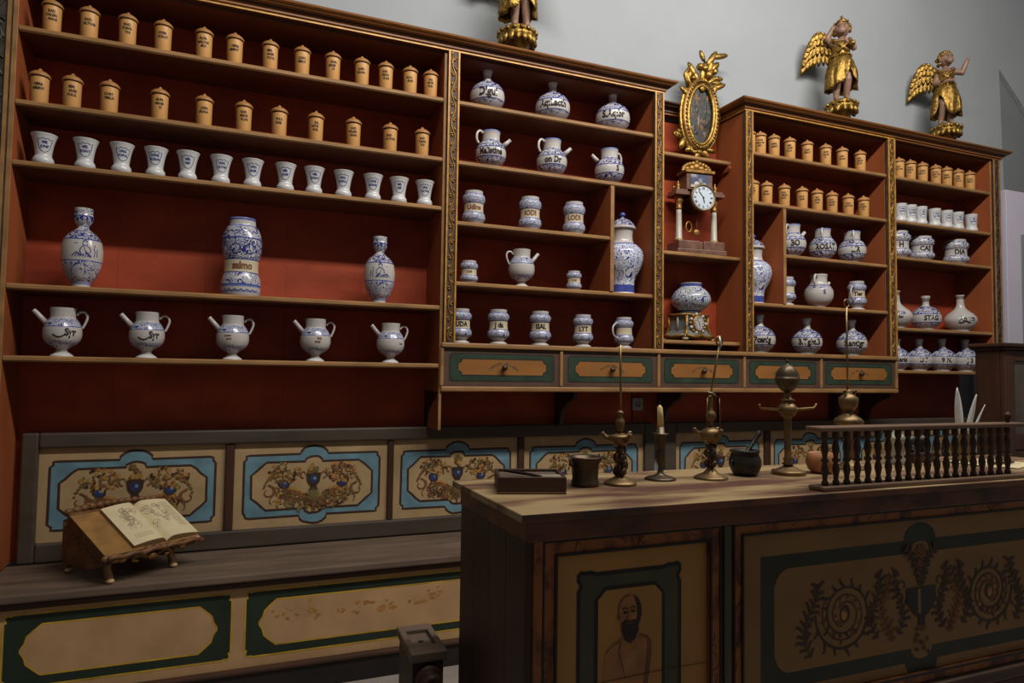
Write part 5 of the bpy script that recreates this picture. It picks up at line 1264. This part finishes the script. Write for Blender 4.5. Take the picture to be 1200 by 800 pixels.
# brass stand with egg-shaped vessel and two hooks
y = 1.375; t = item('hook_stand', 'brass stand with egg-shaped top and two hooked side arms', 'stand', 924, y); L = t.location
b = MB(); turned(b, y, 924, [(559, 19), (556, 19.5), (553, 19), (551.5, 15), (548, 9), (545, 5)], 'dull_brass'); b.build('base', t, L)
b = MB(); z = z_at(545, L.x, y); turned(b, y, 923, [(545, 5), (543, 7), (541, 4), (538, 5.5), (535, 3.8), (492, 4.2), (488, 5), (486.8, 8.5), (485.5, 9), (483.5, 9), (483, 10.5), (476, 10.5), (475.5, 9), (473, 8), (472, 5.5), (470, 5.5), (469.5, 8), (467.5, 8), (467, 5), (462, 3.6), (459.5, 3.6)], 'dull_brass', z0=z); b.build('column', t, L)
b = MB(); z = z_at(459.5, L.x, y); turned(b, y, 922.5, [(459.8, 3.8), (458, 6.5), (455, 9.2), (451, 11.6), (447, 13.1), (445, 13.6), (444.6, 14.3), (443.4, 14.3), (443, 13.6), (440, 13.2), (436, 11.8), (432, 9.4), (429, 6.4), (427.6, 3.8), (426.8, 1.6), (424, 1.3), (422.4, 1.8), (420.8, 0)], 'bronze', z0=z); b.build('egg_vessel', t, L)
for s in (-1, 1):
    b = MB(); zz = z_at(479, L.x, y); xe = x_at(923+s*33, y, zz)
    b.tube([(L.x+s*.014, y, zz), (L.x+s*.035, y, zz-.001), (xe - s*.006, y, zz+.002), (xe, y, zz+.009), (xe+s*.002, y, zz+.012)], [.0045, .0034, .0028, .0024, .0032], 'brass', 8); b.build('hook_arm', t, L)
# clay bowl
y = 1.37; t = item('bowl', 'small reddish clay bowl behind the left end of the balustrade', 'bowl', 962, y)
b = MB(); turned(b, y, 962, [(557, 9), (556, 10.5), (552, 14.5), (545, 17), (538, 16.5), (532, 14.5), (531, 13.5), (533, 12.5), (545, 13), (550, 0)], 'clay'); b.build('body', t, t.location)
# third lamp, behind the balustrade
oil_lamp('brass oil lamp on a wide foot standing behind the balustrade', 994, 1.42, [(556, 22), (553, 22.5), (551, 21), (549, 13), (543, 7), (538, 5)], [(538, 5), (530, 4.5), (516, 4.5), (505, 5), (499, 7)], [(499, 9), (497, 15), (494, 16.5), (490, 14), (487, 9), (483.5, 4.5), (482, 5)], [(482, 5), (480, 7), (476, 9.5), (470, 11), (466, 10.5), (463, 7), (461, 4), (458, 4.5), (456, 1.5)], 994, 360, 0, rodx=992)
t = bpy.data.objects['oil_lamp.002']; L = t.location
for s in (-1, 1):
    b = MB(); zz = z_at(463, L.x, 1.42); b.tube([(L.x+s*.010, 1.415, zz-.006), (L.x+s*.020, 1.412, zz+.004), (L.x+s*.024, 1.412, zz+.012), (L.x+s*.017, 1.412, zz+.015), (L.x+s*.014, 1.412, zz+.008)], .0026, 'dull_brass', 7); b.build('scroll_handle', t, L)
# vessels half seen between the balusters
for px, y, pr, mt, lab in ((1050, 1.45, [(546, 11), (545, 12), (541, 11), (537, 10), (520, 10), (517, 12), (514, 12.5), (510, 9), (507, 4), (504, 3), (503, 0)], 'pale_metal', 'pale metal lidded jar behind the balustrade, left of the dark scale weights'),
                           (1128, 1.42, [(548, 9), (546, 10), (542, 11), (530, 12), (518, 10), (512, 8), (510, 8.5), (509, 6), (515, 5), (516, 0)], 'dull_brass', 'brass quill pot standing behind the right part of the balustrade')):
    t = item('lidded_jar' if px == 1050 else 'quill_pot', lab, 'jar' if px == 1050 else 'pot', px, y)
    b = MB(); turned(b, y, px, pr, mt); b.build('body', t, t.location)
    if px == 1128:
        QX, QY = t.location.x, y
t = item('letter_scale', 'small dark letter scale with two domed pans behind the balustrade', 'scale', 1076, 1.46); L = t.location
b = MB(); b.box(L.x-.045, L.x+.045, 1.44, 1.49, CT+.0004, CT+.030, 'dark_wood'); b.build('box_base', t, L, bevel=.003)
for s in (-1, 1):
    b = MB(); b.lathe([(.0302, .010), (.040, .004), (.052, .004), (.056, .018), (.066, .020), (.078, .013), (.082, 0)], 16, c=(L.x+s*.024, 1.465, CT), mt='iron_dark'); b.build('domed_pan', t, L)
for i, (px1, py1, lab) in enumerate([(1122, 454, 'long white feather quill leaning left in the quill pot'), (1143, 462, 'white feather quill leaning right in the quill pot'), (1151, 474, 'thin white quill, rightmost of those in the quill pot')]):
    a = Vector((QX + (-.004, .002, .006)[i], QY, CT+.035)); e_ = Vector((x_at(px1, QY-.01, 1.18), QY-.01 - .004*i, 0)); e_.z = z_at(py1, e_.x, e_.y)
    t = thing('quill', lab, 'quill', a, 0, 'feather quills in the pot')
    b = MB(); b.tube([a, a.lerp(e_, .5) + Vector((.003, 0, 0)), e_], [.0016, .0013, .0006], 'paper', 6); o = b.build('shaft', t, a)
    b = MB(); d = (e_-a); n = 12; wv = (.013, .009, .004)[i]; vs = []
    for k in range(n+1):
        s = .22 + .78*k/n; c = a + d*s + Vector((.003*math.sin(PI*s), 0, 0)); w = 1.7*wv*math.sin(PI*(.22+.77*k/n))**.7
        side_ = Vector((d.z, 0, -d.x)).normalized()
        vs += [c - side_*w, c + Vector((0, -.002, 0)), c + side_*w*.7]
    b.add(vs, [(k*3+j, k*3+j+1, k*3+j+4, k*3+j+3) for k in range(n) for j in (0, 1)], 'feather_white', True)
    o2 = b.build('vane', t, a); so = o2.modifiers.new('thick', 'SOLIDIFY'); so.thickness = .0008
# papers and an iron tray at the right end of the counter
t = thing('papers', 'loose pale papers lying at the right end of the counter', 'papers', (2.12, 1.36, CT), .1)
for i, (dx, dy, a) in enumerate([(0, 0, 0), (.02, -.02, .2), (-.01, .03, -.15)]):
    b = MB(); b.box(-.09, .09, -.06, .06, .0006+i*.0012, .0014+i*.0012, 'paper', T=Matrix.Translation((dx, dy, 0)) @ Matrix.Rotation(a, 4, 'Z')); b.build('sheet', t)
t = thing('scroll_stand', 'black scrolled iron stand on the papers at the far right', 'stand', (2.12, 1.34, CT+.004))
b = MB()
for s in (-1, 1): b.tube([(s*(.02+.02*math.cos(a)*(1-.1*a)), -.01, .025 + .018*math.sin(a)*(1-.1*a)) for a in [i*.5 for i in range(14)]], .003, 'iron_dark', 6)
b.tube([(-.05, -.01, .004), (.05, -.01, .004)], .003, 'iron_dark', 6); b.build('ironwork', t)

# ------------------------------------------------------------------ book on its rest, on the bench seat
ang = math.atan2(.169, .213); SZ = .470
fl = Vector((-.403, 2.877)); ux, uy = Vector((math.cos(ang), math.sin(ang))), Vector((-math.sin(ang), math.cos(ang)))
ls = thing('book_stand', 'carved brown wooden book rest with short legs on the bench seat', 'book rest', (fl.x, fl.y, SZ), ang)
TILT = math.atan2(.12, .245)
# local frame: x along the front, y away from the front, tilted board starting at the front ledge
BT = Matrix.Translation((0, -.045, .098)) @ Matrix.Rotation(TILT, 4, 'X')
for nm, x, yy in (('leg', .012, .0), ('leg', .262, .0), ('leg', .012, .27), ('leg', .262, .27)):
    top = .085 if yy < .1 else .19
    b = MB(); b.tube([(x, yy-.012, .006), (x, yy-.006, .022), (x, yy+.006, .05), (x, yy, top)], [.013, .015, .013, .017], 'carved_brown', 8); lg = b.build('leg', ls)
    f = MB(); f.ball((x, yy-.014, .010), (.015, .018, .0098), 'foot_pale', 10, 6); f.build('foot', lg)
for x in (.0, .262):
    b = MB(); b.prism([(x, .012, .060), (x, .10, .034), (x, .18, .040), (x, .262, .030), (x, .285, .05), (x, .285, .195), (x, .235, .212), (x, .02, .108)], (.014, 0, 0), 'carved_brown')
    for i in range(9): b.ball((x + (0 if x < .1 else .014), .05+.026*i, .062+.013*i), (.006, .016, .012), 'carved_brown', 8, 5)
    b.build('side_bracket', ls)
b = MB(); b.box(-.025, .335, .0, .290, 0, .012, 'carved_brown', T=BT); b.build('sloping_board', ls, bevel=.003)
b = MB()
n = 15
for i in range(n):
    t_ = i/(n-1); x = -.028 + .366*t_
    b.ball((x, -.014 + .006*math.cos(i*2.), .010 - .010*math.sin(PI*t_*3)), (.019, .012, .012), 'carved_brown', 8, 6, T=BT)
b.tube([(-.03 + .37*i/20, -.020, .018 + .004*math.sin(i*1.5)) for i in range(21)], .009, 'carved_brown', 8, T=BT)
for s, x in ((1, .09), (-1, .20)): b.tube([(x + .03*s*math.cos(a)*(1-.12*a), -.016, -.015 + .018*math.sin(a)*(1-.12*a)) for a in [i*.45 for i in range(12)]], .006, 'old_gold', 7, T=BT)
b.ball((.145, -.018, -.014), (.022, .012, .014), 'old_gold', 10, 6, T=BT); b.ball((.33, -.014, .010), .015, 'foot_pale', 10, 7, T=BT)
b.build('front_ledge', ls)
b = MB(); 
for i in range(13): b.ball((-.02+.028*i, .292, .012 + .012*math.sin(PI*i/12)), (.018, .012, .014), 'carved_brown', 8, 5, T=BT)
b.build('back_crest', ls)
bk = thing('open_book', 'old open book with engraved pages lying on the carved book rest', 'book', (fl.x, fl.y, SZ), ang)
b = MB(); b.box(-.030, .112, -.002, .262, .0126, .0160, 'leather', T=BT); b.box(.1125, .345, -.002, .262, .0126, .0160, 'leather', T=BT); b.build('cover', bk, bevel=.001)
def pages(x0, x1, h0, h1, nm, flip):
    """a block of leaves whose top surface curls down into the gutter"""
    b = MB(); n = 14; y0, y1 = .006, .254; zb = .0162; prof = []
    for i in range(n+1):
        t_ = i/n; x = x0 + (x1-x0)*t_
        s = t_ if not flip else 1-t_          # s = 0 at the fore edge, 1 at the gutter
        z = zb + (h0 + (h1-h0)*s)*(1 - max(0, (s-.80)/.20)**2*.80) + .005*math.sin(PI*s)
        prof.append((x, z))
    vs = [BT @ Vector((x, y0, z)) for x, z in prof] + [BT @ Vector((x, y1, z)) for x, z in prof]
    m_ = n+1
    b.add(vs, [(i, i+1, m_+i+1, m_+i) for i in range(n)], 'paper', True)
    lo = [BT @ Vector((x, y0, zb)) for x, _ in prof] + [BT @ Vector((x, y1, zb)) for x, _ in prof]
    b.add(vs + lo, [(2*m_+i, 2*m_+i+1, i+1, i) for i in range(n)] + [(m_+i, m_+i+1, 3*m_+i+1, 3*m_+i) for i in range(n)] + [(0, m_, 3*m_, 2*m_), (n, 2*m_+n, 3*m_+n, m_+n)] + [(2*m_+i, 3*m_+i, 3*m_+i+1, 2*m_+i+1) for i in range(n)], 'page_block')
    r = random.Random(3 if flip else 4)
    def zt(x):
        f = (x-x0)/(x1-x0)*n; i = min(int(f), n-1); return prof[i][1] + (prof[i+1][1]-prof[i][1])*(f-i) + .0006
    def ink(pts, w):
        vs2, fs2 = stroke2d(pts, w); b.add([BT @ Vector((x, y_, zt(x))) for x, y_ in vs2], fs2, 'page_print')
    w = x1-x0; cx, cy = x0 + w*(.52 if not flip else .34), .165
    for k in range(16 if not flip else 14):
        px_, py_, rr = cx + r.uniform(-.3, .3)*w*.8, cy + r.uniform(-.055, .055), r.uniform(.008, .018)
        ink([(px_ + rr*(1-.06*i)*math.cos(i*.7+k), py_ + rr*(1-.06*i)*math.sin(i*.7+k)) for i in range(11)], .0016)
        ink([(px_, py_), (px_+r.uniform(-.02, .02), py_-.018), (px_+r.uniform(-.02, .02), py_-.03)], .0013)
    if flip:
        for row_ in range(20):
            yy = .225 - row_*.0085
            xa = x0 + w*.62; L_ = w*r.uniform(.24, .31); ink([(xa + L_*i/6, yy) for i in range(7)], .0014)
    else:
        for row_ in range(3):
            yy = .040 + row_*.009; ink([(x0 + w*(.2+.1*i), yy) for i in range(6)], .0014)
    return b.build(nm, bk)
pages(.075, .205, .014, .024, 'page_block', False); pages(.206, .340, .014, .024, 'page_block', True)

# ------------------------------------------------------------------ wooden press post standing on the floor in the gap
y0 = 1.56
pp = thing('press_post', 'dark wooden post with recessed slotted top and round turned boss', 'press', (.435, 1.60, 0), -.04)
b = MB(); b.box(-.036, .036, -.072, .085, 0, .600, 'dark_wood_v'); b.build('post', pp, bevel=.003)
cap = MB()
for q in ((-.042, .042, -.085, -.035), (-.042, .042, .060, .095), (-.042, -.026, -.0348, .0598), (.026, .042, -.0348, .0598)): cap.box(q[0], q[1], q[2], q[3], .6005, .622, 'seat_wood')
co = cap.build('cap', pp, bevel=.003)
b = MB(); b.box(-.0255, .0255, -.0345, .0595, .6005, .612, 'seat_wood'); b.lathe([(.6122, .007), (.6128, .007), (.6128, 0)], 12, c=(0, .008, 0), mt='ink'); b.build('sunk_block', co)
RT = Matrix.Translation((.0, -.0725, .562)) @ Matrix.Rotation(PI/2, 4, 'X')
b = MB(); b.lathe([(0, .031), (.012, .031), (.018, .027), (.018, .018), (.022, .018), (.030, .023), (.044, .023), (.050, .019), (.050, .012), (.040, .010), (.040, 0)], 24, T=RT, mt='dark_wood'); b.build('turned_boss', pp)

# ------------------------------------------------------------------ light: overhead strip of spotlights and soft daylight
def area(name, loc, target, sx, sy, power, col):
    l = bpy.data.lights.new(name, 'AREA'); l.shape = 'RECTANGLE'; l.size = sx; l.size_y = sy; l.energy = power; l.color = col
    o = bpy.data.objects.new(name, l); C.objects.link(o); o.location = loc
    o.rotation_euler = (Vector(target) - Vector(loc)).to_track_quat('-Z', 'Y').to_euler(); return o
area('ceiling_track_light', (2.1, .95, 4.15), (2.1, 3.15, 2.2), 3.8, .18, 146, (1, .955, .895))
w = bpy.data.worlds.new('world'); bpy.context.scene.world = w; w.use_nodes = True
w.node_tree.nodes['Background'].inputs['Color'].default_value = (.97, .94, .93, 1); w.node_tree.nodes['Background'].inputs['Strength'].default_value = .11
vs_ = bpy.context.scene.view_settings
vs_.view_transform = 'Standard'; vs_.look = 'None'; vs_.gamma = 1; vs_.use_curve_mapping = False; vs_.exposure = 0
